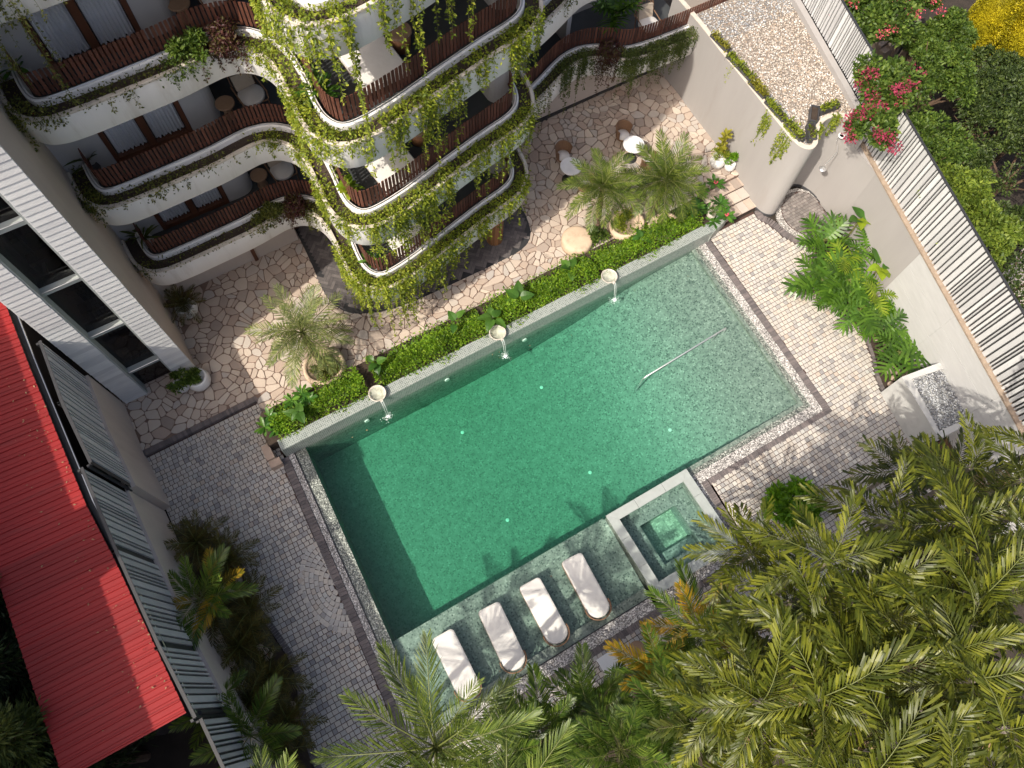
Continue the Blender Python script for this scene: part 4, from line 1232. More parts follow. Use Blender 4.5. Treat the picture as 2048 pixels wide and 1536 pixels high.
# ---- white boundary wall and slat fence on the right
ww = thing('white_wall', 'long white textured garden wall under the white slat fence', 'wall', (17.3, 4, 0))
WT = 2.85
wl = [(FX(y), y) for y in (8.1, 6.9, 6.1, 4, 2, 0, -2, -4)]
q = MB(); wall_along(q, [(18.04, 8.1)] + wl[1:3] + [wl[3]], 0, WT, -.2); q.v = q.v; q.build('smooth_panel', 'grey_plaster', ww)
for (ya, yb) in ((3.998, 1.9), (1.9, -.6), (-.6, -4)):
    for k in range(8):
        z0 = k * .355; q = MB(); wall_along(q, [(FX(ya) + (.0 if k % 2 else .0025), ya), (FX(yb) + (.0 if k % 2 else .0025), yb + .004)], z0 + .002, min(z0 + .352, WT - .001), -.2); q.build('rendered_course', 'white_wall', ww)
q = MB(); wall_along(q, [(FX(y) - .03, y) for y in (8.1, -4)], WT + .002, WT + .06, -.28); q.build('coping', 'rock_ledge', ww)
slat_fence('slat_fence', 'white vertical slat fence standing on the long white garden wall', [(FX(y) + .12, y) for y in (8.3, -3.5)], WT + .07, 4.85, 'fence_slat', .155, 1, gap=.058)
slat_fence('slat_fence', 'white vertical slat fence along the gravel roof edge', [(FX(y) + .16, y) for y in (16, 8.35)], RZ + .06, 4.95, 'fence_slat', .155, 1, gap=.058)

# ---- shower corner
q = MB()
sfl = [(16.72, 8.42), (16.55, 8.15), (16.48, 7.85), (16.5, 7.55), (16.62, 7.29), (16.75, 7.08), (16.93, 6.95), (17.25, 6.78), (17.63, 6.68), (17.82, 6.8), (17.9, 7.25), (18.0, 7.7), (18.03, 8.1), (17.95, 8.4), (17.72, 8.64), (17.2, 8.72)]
sfo = [(16.5, 8.4), (16.3, 8.15), (16.24, 7.84), (16.3, 7.5), (16.44, 7.22), (16.62, 6.98), (16.95, 6.78), (17.4, 6.6), (17.75, 6.5), (17.84, 6.4), (18.0, 7.7), (18.05, 8.1), (18.0, 8.5), (17.72, 8.8), (17.2, 8.9)]
MB().prism(sfo, -.05, .012).build('shower_surround', 'pebble_band')['kind'] = 'structure'
sf = MB().prism(sfl, -.05, .03).build('shower_floor', 'grout'); tag(sf, kind='structure')
y = 6.6
row = 0
while y < 8.8:
    for (x0, x1) in spans(sfl, y + .055):
        x = x0 + .01 - (.06 if row % 2 else 0)
        while x < x1 - .05:
            xa, xb = max(x, x0 + .01), min(x + .118, x1 - .01)
            if xb - xa > .04: MB().box(((xa + xb) / 2, y + .055, .033), (xb - xa - .01, .1, .014)).build('floor_tile', 'shower_tile', sf)
            x += .118
    y += .112; row += 1
sh = thing('outdoor_shower', 'chrome rain shower head on a wall arm above the grey tiled corner', 'shower', (17.9, 8.35, 2.0))
hd = P(1646, 337, 2.08)
q = MB(); q.tube([(17.98, 8.5, 2.45), (17.8, 8.3, 2.43), (hd.x, hd.y, 2.3), (hd.x, hd.y, 2.1)], .012, 8); q.build('shower_arm', 'chrome', sh)
MB().lathe([(.02, .05), (.06, .03), (.115, .012), (.12, 0), (.0001, -.002)], (hd.x, hd.y, 2.06), 20).build('shower_head', 'chrome', sh, smooth=True)
lp = P(1683, 272, 2.9)
MB().lathe([(.07, 0), (.11, 0), (.115, .02), (.07, .03), (.07, .0)], (lp.x, lp.y, 2.9), 20).build('ring_bracket', 'ceramic_white', sh)
MB().tube([(17.95, 8.56, 2.45), (lp.x - .1, lp.y + .05, 2.9)], .007, 6).build('riser_pipe', 'chrome', sh)

# ---- concrete pebble box against the white wall
pb = thing('pebble_box', 'grey concrete block with a tray of grey pebbles on top, against the white wall', 'planter box', (15.8, .3, 0))
bx = [(15.20, 1.30), (14.86, -.74), (16.14, -.86), (16.60, 1.08)]
BZ = 1.32
q = MB()
inr = [(15.42, 1.10), (15.03, -.56), (16.11, -.70), (16.49, .88)]
bxo = bx[::-1] if area(bx) < 0 else bx
ino = inr[::-1] if area(inr) < 0 else inr
n0 = 4
vs = [(p[0], p[1], 0) for p in bxo] + [(p[0], p[1], BZ) for p in bxo] + [(p[0], p[1], BZ) for p in ino] + [(p[0], p[1], BZ - .12) for p in ino]
# match inner corners to outer corners
def nearest(p, L): return min(range(4), key=lambda i: (L[i][0] - p[0]) ** 2 + (L[i][1] - p[1]) ** 2)
mp_ = [nearest(p, ino) for p in bxo]
fs = [(i, (i + 1) % 4, 4 + (i + 1) % 4, 4 + i) for i in range(4)] + [(4 + i, 4 + (i + 1) % 4, 8 + mp_[(i + 1) % 4], 8 + mp_[i]) for i in range(4)] + [(8 + mp_[i], 8 + mp_[(i + 1) % 4], 12 + mp_[(i + 1) % 4], 12 + mp_[i]) for i in range(4)] + [(12, 13, 14, 15)]
q.add(vs, fs); q.build('block', 'pale_concrete', pb)
pts = []
while len(pts) < 1500:
    x, y = rng.uniform(15, 16.5), rng.uniform(-.72, 1.12)
    if inside(ino, x, y): pts.append((x, y, BZ - .07 + rng.uniform(-.02, .03)))
stones_scatter('pebbles', pts, .022, .046, 'gravel_grey', pb)
q = MB(); q.prism([(14.9, -.78), (15.2, -4), (17.0, -4), (16.1, -.9)], -.05, .006); q.build('side_path', 'brown_wall')['kind'] = 'structure'

# ================================================================ POOL FITTINGS AND FURNITURE
hr = thing('pool_handrail', 'slim stainless steel handrail slanting into the shallow end of the pool', 'handrail', (10.5, 5.4, -.6))
a, c_ = P(1450, 657, .2), P(1291, 754, .0)
ex = Vector((a.x + .06, a.y + .003, .16))
MB().tube([(ex.x, ex.y, -.6), (ex.x, ex.y, .12), (ex.x - .02, ex.y, .18), (a.x, a.y, .2), (c_.x, c_.y, .02), (c_.x - .1, c_.y, -.1), (c_.x - .14, c_.y - .0, -1.2)], .024, 12).build('rail_tube', 'chrome', hr, smooth=True)
MB().tube([(a.x - .35, a.y - .02, .16), (a.x - .35, a.y - .02, -.7)], .02, 10).build('post', 'chrome', hr, smooth=True)

BOWLX = (1.35, 5.47, 9.6)
for i, x in enumerate(BOWLX):
    lb = ['stone spout bowl on the planter wall nearest the corner of the left deck', 'stone spout bowl halfway along the planter wall beside large heart-shaped leaves', 'stone spout bowl on the planter wall nearest the steps'][i]
    bo = thing('fountain_bowl', lb, 'fountain bowl', (x, 8.72, .59), 0, 'spout bowls along the planter wall'); bo.scale = (.88, .88, .88)
    q = MB(); q.lathe([(.13, 0), (.17, .015), (.24, .09), (.29, .17), (.305, .20), (.275, .205), (.255, .17), (.21, .09), (.0001, .05)], (0, 0, 0), 28); q.build('bowl', 'bowl_stone', bo, smooth=True, world=False)
    q = MB(); q.lathe([(.262, .172), (.0001, .176)], (0, 0, 0), 24); q.build('bowl_water', 'spa_water', bo, world=False)
    q = MB(); q.box((0, -.30, .175), (.10, .10, .03)); q.build('spout', 'bowl_stone', bo, world=False)
    q = MB()
    for s_ in (-.03, .032):
        q.tube([(s_, -.34 - .26 * t, .185 + .02 * t - .89 * t * t) for t in np.linspace(0, 1, 9)], [.009 - .004 * t for t in np.linspace(0, 1, 9)], 6)
    q.build('water_jet', 'foam', bo, world=False, smooth=True)
    q = MB()
    for j in range(150):
        r_ = abs(rnd.gauss(0, .10)); t = rnd.uniform(0, 6.28); s_ = rnd.uniform(.006, .02) * (1.3 if r_ < .06 else .7)
        q.blob((r_ * math.cos(t), -.60 + r_ * math.sin(t) * .8, -.692 + rnd.uniform(0, .04) * (1 if r_ < .08 else .2)), (s_, s_, s_ * .7), j, 6, 4)
    q.build('splash', 'foam', bo, world=False, smooth=True)

# sun loungers standing in the shallow water
lg = thing('sun_lounger', 'white cushioned sun lounger on the shallow pool ledge', 'sun lounger', (0, 0, 0), 0, 'white loungers in the pool')


def stadium(w_, y_foot, y_head, r_foot, n=14):
    """outline: small-radius corners at the foot, half-round head"""
    pts = []
    for t in np.linspace(0, math.pi / 2, 6): pts.append((w_ / 2 - r_foot + r_foot * math.cos(t), y_foot - r_foot + r_foot * math.sin(t)))
    for t in np.linspace(math.pi / 2, math.pi, 6): pts.append((-w_ / 2 + r_foot + r_foot * math.cos(t), y_foot - r_foot + r_foot * math.sin(t)))
    for t in np.linspace(math.pi, 2 * math.pi, n): pts.append((w_ / 2 * math.cos(t), y_head + w_ / 2 * .86 + w_ / 2 * .86 * math.sin(t)))
    return pts


LWD = .64
o_ = stadium(LWD, .90, -.90, .10)
k = len(o_)


def scaled(s, z): return [(p[0] * (1 - 2 * s / LWD), p[1] * (1 - 2 * s / 1.8), z) for p in o_]


q = MB()
def hz(p): return .035 * max(0, (-p[1] - .2)) ** 1.2 * 2   # backrest rises slightly towards the head
layers = [scaled(.02, .14), scaled(.0, .155), scaled(0, .215), scaled(.012, .237), scaled(.035, .245)]
for L in layers: q.v += [(p[0], p[1], p[2] + hz(p)) for p in L]
for a in range(4):
    q.f += [(a * k + i, a * k + (i + 1) % k, (a + 1) * k + (i + 1) % k, (a + 1) * k + i) for i in range(k)]
# top cap in strips so that it follows the rise
q.f.append(tuple(range(4 * k, 5 * k)))
cu_ = q.build('cushion', 'lounger_cushion', lg, world=False, smooth=False)
pp_ = [(p[0], p[1], .222 + hz(p)) for p in scaled(-.002, 0)]
MB().tube(pp_ + pp_[:1], .007, 5).build('piping', 'cushion', cu_, world=False, smooth=True)
q = MB()
for L, z in ((scaled(.05, 0), -.02), (scaled(-.004, 0), .05), (scaled(-.012, 0), .135)): q.v += [(p[0], p[1], z + hz(p)) for p in L]
for a in range(2): q.f += [(a * k + i, a * k + (i + 1) % k, (a + 1) * k + (i + 1) % k, (a + 1) * k + i) for i in range(k)]
q.f.append(tuple(reversed(range(k)))); q.f.append(tuple(range(2 * k, 3 * k)))
q.build('frame', 'rattan', lg, world=False)
hd_ = [(math.cos(t) * (LWD / 2 + .045), -.90 + LWD / 2 * .86 + (LWD / 2 * .86 + .075) * math.sin(t), .30 + .035 * abs(math.sin(t))) for t in np.linspace(math.pi * .93, math.pi * 2.07, 20)]
MB().tube(hd_, .017, 8).build('head_rail', 'rattan', lg, world=False, smooth=True)
MB().tube([(p[0] * .99, p[1] * .995, p[2] - .09) for p in hd_], .014, 8).build('head_rail', 'rattan_dark', lg, world=False, smooth=True)
q = MB()
for p in hd_[::2]: q.tube([(p[0] * .96, p[1] * .98, .03), p], .009, 6)
q.build('head_spindles', 'rattan', lg, world=False)
for a, b_ in ((-.24, -.6), (.24, -.6), (-.25, .75), (.25, .75)):
    MB().lathe([(.03, -.30), (.036, .0)], (a, b_, 0), 10).build('leg', 'rattan_dark', lg, world=False)
lx = (-.235, 1.18, 2.515, 3.885)
llab = ['white lounger in the pool half hidden by green palm fronds', 'white lounger in the pool next to the frond-covered one', 'white lounger in the pool, second from the spa tub', 'white lounger in the pool nearest the spa tub']
for i, x in enumerate(lx):
    o = lg if i == 0 else copy_tree(lg)
    o.location = (x - .01, .89, .02); o.rotation_euler = (0, 0, rad((-1.5, -3.6, -1.8, -3.0)[i])); o['label'] = llab[i]

# side table and round stool on the deck behind the loungers
p = P(1221, 1326, .42)
st = thing('side_table', 'square white side table on the deck behind the loungers', 'table', (p.x, p.y, 0), .02)
MB().box((0, 0, .40), (.56, .52, .04)).build('table_top', 'ceramic_white', st, world=False)
for a in (-.22, .22):
    for b_ in (-.2, .2): MB().box((a, b_, .19), (.035, .035, .38)).build('leg', 'ceramic_white', st, world=False)
p = P(1275, 1298, .45)
st = thing('round_stool', 'round pale stool beside the square white side table', 'stool', (p.x, p.y, 0))
MB().lathe([(.0001, .45), (.20, .45), (.22, .43), (.22, .39), (.19, .37)][::-1], (0, 0, 0), 28).build('seat', 'timber_light', st, world=False)
MB().lathe([(.14, 0), (.1, .2), (.14, .37)], (0, 0, 0), 20).build('base', 'timber_light', st, world=False, smooth=True)


# ---- balcony furniture
def drum_table(name, label, loc, r=.24, h=.5, tall=False):
    t = thing(name, label, 'table', loc, rnd.uniform(0, 3))
    MB().lathe([(.0001, h), (r - .012, h), (r, h - .012), (r, h - .05), (r - .015, h - .055)][::-1], (0, 0, 0), 32).build('table_top', 'timber_light', t, world=False)
    if tall: MB().lathe([(r * .62, 0), (r * .64, .04), (r * .48, .12), (r * .45, h * .6), (r * .6, h - .06)], (0, 0, 0), 24).build('pedestal', 'timber_light', t, world=False, smooth=True)
    else:
        MB().lathe([(r * .78, 0), (r * .9, h - .06)], (0, 0, 0), 28).build('drum', 'timber_column', t, world=False, smooth=True)
    return t


def easy_chair(name, label, loc, rz, cmat='cushion', hoop=False):
    t = thing(name, label, 'chair', loc, rz)
    W, D = .66, .66
    MB().lathe([(.30, .36), (.345, .39), (.35, .45), (.32, .485), (.0001, .49)], (0, .02, 0), 4 * 6, 1, 1.02).build('seat_cushion', cmat, t, world=False, smooth=True)
    b = MB(); b.box((0, .36, .68), (.52, .12, .42), 0, Matrix.Rotation(rad(-16), 4, 'X')); b.build('back_cushion', 'cushion_tan' if cmat == 'cushion' else cmat, t, world=False)
    for s in (-1, 1):
        MB().tube([(s * .30, -.30, 0), (s * .31, -.28, .38)], .018, 8).build('leg', 'rattan_dark', t, world=False)
        MB().tube([(s * .28, .34, 0), (s * .31, .36, .4), (s * .31, .46, .9)], .018, 8).build('leg', 'rattan_dark', t, world=False)
        MB().tube([(s * .33, -.28, .38), (s * .36, -.2, .56), (s * .35, .38, .60)], .018, 8).build('arm', 'rattan', t, world=False)
    MB().tube([(-.31, -.29, .37), (.31, -.29, .37)], .018, 8).build('front_rail', 'rattan', t, world=False)
    if hoop:
        MB().tube([(.36 * math.cos(a), .42 + .06 * math.sin(a), .62 + .46 * math.sin(a)) for a in np.linspace(-.2, math.pi + .2, 18)], .02, 8).build('hoop_back', 'rattan', t, world=False, smooth=True)
        MB().tube([(.31 * math.cos(a), .42 + .06 * math.sin(a), .62 + .40 * math.sin(a)) for a in np.linspace(-.2, math.pi + .2, 18)], .014, 8).build('hoop_back', 'rattan', t, world=False, smooth=True)
        for a in np.linspace(.3, math.pi - .3, 9): MB().tube([(.33 * math.cos(a) * .9, .40, .55), (.34 * math.cos(a), .43 + .05 * math.sin(a), .62 + .43 * math.sin(a))], .006, 5).build('spindle', 'rattan', t, world=False)
    else:
        MB().tube([(-.31, .46, .9), (-.2, .48, .96), (.2, .48, .96), (.31, .46, .9)], .018, 8).build('top_rail', 'rattan', t, world=False, smooth=True)
    return t


def day_bed(label, loc, rz, w_=1.12, l_=1.55):
    t = thing('day_bed', label, 'day bed', loc, rz, 'day beds on the bay balconies')
    MB().box((0, 0, .17), (w_ - .1, l_ - .1, .2)).build('base', 'timber_dark', t, world=False)
    q = MB(); sm = .03
    for (a, b_, c, d, zz0, zz1) in ((-w_ / 2, w_ / 2, -l_ / 2, l_ / 2, .272, .42),):
        q.add([(a, c, zz0), (b_, c, zz0), (b_, d, zz0), (a, d, zz0), (a, c, zz1 - sm), (b_, c, zz1 - sm), (b_, d, zz1 - sm), (a, d, zz1 - sm), (a + sm, c + sm, zz1), (b_ - sm, c + sm, zz1), (b_ - sm, d - sm, zz1), (a + sm, d - sm, zz1)],
              [(3, 2, 1, 0), (8, 9, 10, 11)] + [(i, (i + 1) % 4, 4 + (i + 1) % 4, 4 + i) for i in range(4)] + [(4 + i, 4 + (i + 1) % 4, 8 + (i + 1) % 4, 8 + i) for i in range(4)])
    q.build('mattress', 'cushion', t, world=False)
    MB().box((.0, l_ / 2 - .12, .52), (w_ - .15, .2, .22), 0, Matrix.Rotation(rad(-20), 4, 'X')).build('bolster', 'cushion', t, world=False)


F1, F2, F3 = ZB[1] + FLR, ZB[2] + FLR, ZB[3] + FLR
day_bed('grey white day bed on the uppermost open balcony of the rounded bay', (4.2, 12.45, F3), .06)
day_bed('grey white day bed on the middle balcony of the rounded bay', (4.1, 12.1, F2), .1)
day_bed('grey white day bed on the lowest balcony of the rounded bay', (4.1, 12.0, F1), .1)
drum_table('drum_table', 'round timber drum table beside the uppermost day bed of the bay', tuple(P(797, 60, F3 + .5))[:2] + (F3,), .29, .5)
drum_table('drum_table', 'round timber drum table beside the middle day bed of the bay', (5.2, 12.6, F2), .27, .5)
for k, fz, nm in ((1, F1, 'lowest'), (2, F2, 'middle'), (3, F3, 'upper')):
    pt = {1: P(517, 349, fz + .5), 2: P(449, 205, fz + .5), 3: P(356, 4, fz + .5)}[k]
    pc = {1: P(567, 345, fz + .45), 2: P(506, 195, fz + .45), 3: P(430, -6, fz + .45)}[k]
    drum_table('pedestal_table', 'round timber pedestal table in the alcove of the %s left balcony' % nm, (pt.x, pt.y, fz), .25, .5, True)
    easy_chair('lounge_chair', 'cushioned rattan lounge chair in the alcove of the %s left balcony' % nm, (pc.x, pc.y + .1, fz), .12)
p = P(1298, 48, F1 + .45)
easy_chair('lounge_chair', 'hoop-backed rattan lounge chair on the right wing balcony', (p.x, p.y, F1), -.1, 'cushion', True)


# ---- café sets on the terrace
def cafe_table(label, p):
    t = thing('cafe_table', label, 'table', p, 0, 'marble café tables')
    MB().lathe([(.0001, .75), (.36, .75), (.37, .74), (.37, .72), (.34, .715)][::-1], (0, 0, 0), 36).build('table_top', 'marble', t, world=False)
    MB().lathe([(.24, 0), (.24, .02), (.04, .04), (.035, .7), (.09, .715)], (0, 0, 0), 20).build('pedestal', 'dark_metal', t, world=False, smooth=True)


def tub_chair(label, p, rz):
    t = thing('wicker_chair', label, 'chair', p, rz, 'wicker tub chairs')
    MB().lathe([(.20, .40), (.225, .42), (.22, .47), (.0001, .485)], (0, 0, 0), 24).build('seat_cushion', 'cushion', t, world=False, smooth=True)
    q = MB(); A = np.linspace(rad(-20), rad(200), 22); k = len(A)
    for (r_, z_) in ((.23, .34), (.27, .55), (.30, .80)):
        q.v += [(r_ * math.cos(a), r_ * math.sin(a), z_ + (.0 if z_ < .7 else .05 * math.sin(a))) for a in A]
    for (r_, z_) in ((.285, .80), (.255, .55), (.215, .34)):
        q.v += [(r_ * math.cos(a), r_ * math.sin(a), z_ + (.0 if z_ < .7 else .05 * math.sin(a))) for a in A]
    for b in range(5): q.f += [(b * k + i, b * k + i + 1, (b + 1) * k + i + 1, (b + 1) * k + i) for i in range(k - 1)]
    q.build('wicker_back', 'rattan', t, world=False)
    MB().tube([(.295 * math.cos(a), .295 * math.sin(a), .81 + .05 * math.sin(a)) for a in A], .018, 8).build('rim', 'rattan', t, world=False, smooth=True)
    MB().lathe([(.2, .32), (.23, .34), (.22, .4)], (0, 0, 0), 24).build('seat_base', 'rattan', t, world=False)
    for a in range(4): MB().tube([(.17 * math.cos(a * 1.57 + .78), .17 * math.sin(a * 1.57 + .78), .33), (.22 * math.cos(a * 1.57 + .78), .22 * math.sin(a * 1.57 + .78), 0)], .015, 8).build('leg', 'rattan_dark', t, world=False)


for (tx, ty, cx, cy, c2x, c2y, nm) in ((1267, 291, 1245, 272, 1285, 325, 'touched by sunlight'), (1142, 333, 1126, 312, 1130, 385, 'in the shade nearest the bay')):
    p = P(tx, ty, .75 + .33); z = zp(p.x)
    cafe_table('round white marble café table ' + nm, (p.x, p.y, z))
    p2 = P(cx, cy, .45 + .33); tub_chair('wicker chair with pale seat behind the café table ' + nm, (p2.x, p2.y, zp(p2.x)), .1)
    p3 = Vector((p.x + .15, p.y - .72, 0)); tub_chair('wicker chair under palm fronds before the café table ' + nm, (p3.x, p3.y, zp(p3.x)), math.pi + .2)

# ================================================================ PLANTS: BUILDERS
def unit(a): return a / np.maximum(np.linalg.norm(a, axis=-1, keepdims=True), 1e-9)


def leaf_cloud(pos, axis, size, aspect=.5, fold=.25, spread=.7, up=None, r=None):
    """one folded four-cornered leaf per position, pointing along axis with scatter"""
    r = r or rng
    pos = np.asarray(pos, float); n = len(pos)
    ax = unit(np.asarray(axis, float) + r.normal(0, spread, (n, 3)))
    u = np.array([0, 0, 1.0]) if up is None else up
    nn = unit(u + r.normal(0, .55, (n, 3)))
    side = unit(np.cross(ax, nn)); nn = np.cross(side, ax)
    s = (np.asarray(size) * r.uniform(.5, 1.5, n))[:, None]
    b = pos; t = pos + ax * s - nn * s * .12
    mid = pos + ax * s * .45
    l = mid + side * s * aspect * .5 + nn * s * fold * .3
    rr = mid - side * s * aspect * .5 + nn * s * fold * .3
    v = np.stack([b, l, t, rr], 1).reshape(-1, 3)
    i = np.arange(n)[:, None] * 4
    f = np.concatenate([i + [0, 2, 1], i + [0, 3, 2]], 1).reshape(-1, 3)
    return v, f


def join(parts):
    V, F, n = [], [], 0
    for v, f in parts:
        V.append(v); F.append(np.asarray(f) + n); n += len(v)
    return np.concatenate(V), np.concatenate(F)


def ell_points(c, rad_, n, shell=.55, top=None, r=None):
    """points through an ellipsoid, denser towards its skin; returns points and outward directions"""
    r = r or rng
    d = unit(r.normal(0, 1, (n, 3)))
    if top is not None: d[:, 2] = np.where(d[:, 2] < top, -d[:, 2] * .6, d[:, 2])
    k = r.uniform(shell, 1.0, (n, 1)) ** .6
    p = np.asarray(c) + d * k * np.asarray(rad_)
    return p, d


def lumpy_crown(c, rad_, nclump, nleaf, size, r, lump=.38, aspect=.5, shell=.35):
    """crown of many smaller clumps spread over an ellipsoid, with gaps between them"""
    c = np.asarray(c, float); rad_ = np.asarray(rad_, float)
    cp, cd = ell_points(c, rad_ * .80, nclump, .5, -.35, r)
    parts = []
    for i in range(nclump):
        lr = rad_.mean() * lump * r.uniform(.55, 1.2)
        p, d = ell_points(cp[i], (lr, lr, lr * .75), int(nleaf / nclump), shell, None, r)
        parts.append(leaf_cloud(p, d * .7 + np.array([0, 0, .15]), size, aspect, .3, .6, None, r))
    return join(parts)


def tree(label, base, crown, rad_, mat, nclump=26, nleaf=9000, size=.11, seed=1, name='broadleaf_tree', cat='tree', bark='bark', group=None, lump=.38, tr=.12, aspect=.5, limbs=7):
    r = np.random.default_rng(seed)
    t = thing(name, label, cat, tuple(base), 0, group)
    v, f = lumpy_crown(crown, rad_, nclump, nleaf, size, r, lump, aspect)
    ob_np('crown', v, f, mat, t)
    q = MB(); b = Vector(base); c = Vector(crown)
    mid = b.lerp(c, .55) + Vector((r.uniform(-.1, .1), r.uniform(-.1, .1), 0))
    q.tube([b, b.lerp(mid, .5) + Vector((.03, .02, 0)), mid], [tr, tr * .8, tr * .62], 8)
    for i in range(limbs):
        a = 6.28 * i / limbs + r.uniform(-.3, .3); e = c + Vector((math.cos(a) * rad_[0] * .7, math.sin(a) * rad_[1] * .7, r.uniform(-.2, .5) * rad_[2]))
        q.tube([mid, mid.lerp(e, .5) + Vector((0, 0, .1)), e], [tr * .5, tr * .3, tr * .08], 6)
    q.build('trunk', bark, t)
    return t


def frond_mesh(name, L, nl, ll, lw, droop, mat, style='feather', ang=55, vlift=.35, bare=.12, seed=0, twist=0., rmat='rachis', r0=.016):
    q = random.Random(seed); V = []; F = []
    n = 18
    def rp(t):
        return np.array([L * (t - .10 * droop * t ** 2), q0 * t * t, L * (.10 * t - droop * t ** 2.1)])
    q0 = q.uniform(-.06, .06) * L
    def frame(t):
        a, b = rp(max(t - .01, 0)), rp(min(t + .01, 1)); d = (b - a) / np.linalg.norm(b - a)
        s = np.cross(np.array([0, 0, 1.0]), d); s /= np.linalg.norm(s); return d, s, np.cross(d, s)
    for i in range(nl):
        t = bare + (1 - bare) * (i + .5) / nl
        d, s, u = frame(t); p = rp(t)
        prof = math.sin(math.pi * (.12 + .80 * t)) ** .7
        for sd in (-1, 1):
            aa = rad(ang * (1.12 - .55 * t) + q.uniform(-7, 7)); l = ll * prof * q.uniform(.85, 1.1)
            if style == 'fishtail': l = ll * (.78 + .3 * prof) * q.uniform(.8, 1.15)
            dirv = d * math.cos(aa) + s * sd * math.sin(aa) + u * (vlift + q.uniform(-.1, .1))
            dirv /= np.linalg.norm(dirv)
            wv = np.cross(dirv, u); wv /= max(np.linalg.norm(wv), 1e-6)
            wv = wv * math.cos(q.uniform(-.6, .6) + .25 * sd) + u * .35 * sd * q.uniform(.2, 1)
            drop = np.array([0, 0, -1.0]) * l * (.16 if style != 'areca' else .24)
            w_ = lw * q.uniform(.8, 1.15); n0 = len(V)
            if style == 'fishtail':
                w2 = w_ * 1.12
                V += [p, p + dirv * l * .5 + wv * w_ * .5 + drop * .2, p + dirv * l * .5 - wv * w_ * .5 + drop * .2, p + dirv * l * q.uniform(.88, 1.05) + wv * w2 * .62 + drop, p + dirv * l * q.uniform(.8, .92) + drop * .9, p + dirv * l * q.uniform(.95, 1.1) - wv * w2 * .55 + drop]
                F += [(n0, n0 + 1, n0 + 2), (n0 + 2, n0 + 1, n0 + 4), (n0 + 1, n0 + 3, n0 + 4), (n0 + 2, n0 + 4, n0 + 5)]
            else:
                V += [p, p + dirv * l * .35 + wv * w_ * .5 + drop * .12, p + dirv * l * .35 - wv * w_ * .5 + drop * .12, p + dirv * l * .72 + wv * w_ * .36 + drop * .5, p + dirv * l * .72 - wv * w_ * .36 + drop * .5, p + dirv * l + drop]
                F += [(n0, n0 + 1, n0 + 2), (n0 + 2, n0 + 1, n0 + 3), (n0 + 2, n0 + 3, n0 + 4), (n0 + 4, n0 + 3, n0 + 5)]
    nleaf = len(F)
    mb = MB(); mb.v = [tuple(v) for v in V]; mb.f = F
    mb.tube([tuple(rp(t)) for t in np.linspace(0, 1, 12)], [r0 * (1.1 - t * .85) for t in np.linspace(0, 1, 12)], 5)
    me = bpy.data.meshes.new(name); me.from_pydata(mb.v, [], mb.f); me.materials.append(MATS[mat]); me.materials.append(MATS[rmat])
    mi = np.zeros(len(mb.f), dtype=np.int32); mi[nleaf:] = 1
    me.polygons.foreach_set('material_index', mi); me.update()
    return me


def add_fronds(parent, top, meshes, n, seed, elev=(-10, 70), az0=0., az_span=360., scale=(.85, 1.1), name='frond', skip=None):
    q = random.Random(seed)
    for i in range(n):
        az = rad(az0 + az_span * ((i * .6180339) % 1.0) + q.uniform(-8, 8)); f = (i + .5) / n
        el = rad(elev[1] + (elev[0] - elev[1]) * f ** .8 + q.uniform(-6, 6))
        s = q.uniform(*scale)
        M = Matrix.Translation(top) @ Matrix.Rotation(az, 4, 'Z') @ Matrix.Rotation(-el, 4, 'Y') @ Matrix.Rotation(rad(q.uniform(-18, 18)), 4, 'X') @ Matrix.Scale(s, 4)
        inst(name, q.choice(meshes), parent, M)


def palm_trunk(parent, base, top, r0, r1, mat='bark', rings=14, rough=.12):
    q = MB(); b, t = Vector(base), Vector(top); path = []; rs = []
    for i in range(rings * 2):
        f = i / (rings * 2 - 1); p = b.lerp(t, f); path.append(p); rs.append((r0 + (r1 - r0) * f) * (1 + (rough if i % 2 else -rough)))
    q.tube(path, rs, 10); return q.build('trunk', mat, parent, world=False)


def palm(label, base, top, meshes, n, seed, elev=(-15, 75), r0=.09, r1=.07, name='palm', scale=(.85, 1.1), bark='bark', group=None, trunk=True, **kw):
    t = thing(name, label, 'palm', tuple(base), 0, group)
    rel = Vector(top) - Vector(base)
    if trunk: palm_trunk(t, (0, 0, 0), rel, r0, r1, bark)
    add_fronds(t, rel, meshes, n, seed, elev, scale=scale, **kw)
    return t


def blade_mesh(name, outline, mat, fold=.12, droop=.15, segs=None, petiole=None):
    """leaf blade: outline half [(along, half width)], folded along the midrib, drooping to the tip"""
    L = outline[-1][0]; V = []; F = []
    for (x, w_) in outline:
        z = -droop * L * (x / L) ** 2
        V += [(x, w_, z + w_ * fold), (x, 0, z), (x, -w_, z + w_ * fold)]
    for i in range(len(outline) - 1):
        a = 3 * i; F += [(a, a + 1, a + 4, a + 3), (a + 1, a + 2, a + 5, a + 4)]
    mb = MB(); mb.v = V; mb.f = F; nf = len(F)
    if petiole: mb.tube(petiole, .009, 5)
    me = bpy.data.meshes.new(name); me.from_pydata(mb.v, [], mb.f); me.materials.append(MATS[mat]); me.materials.append(MATS['rachis'])
    mi = np.zeros(len(mb.f), dtype=np.int32); mi[nf:] = 1; me.polygons.foreach_set('material_index', mi); me.update()
    return me


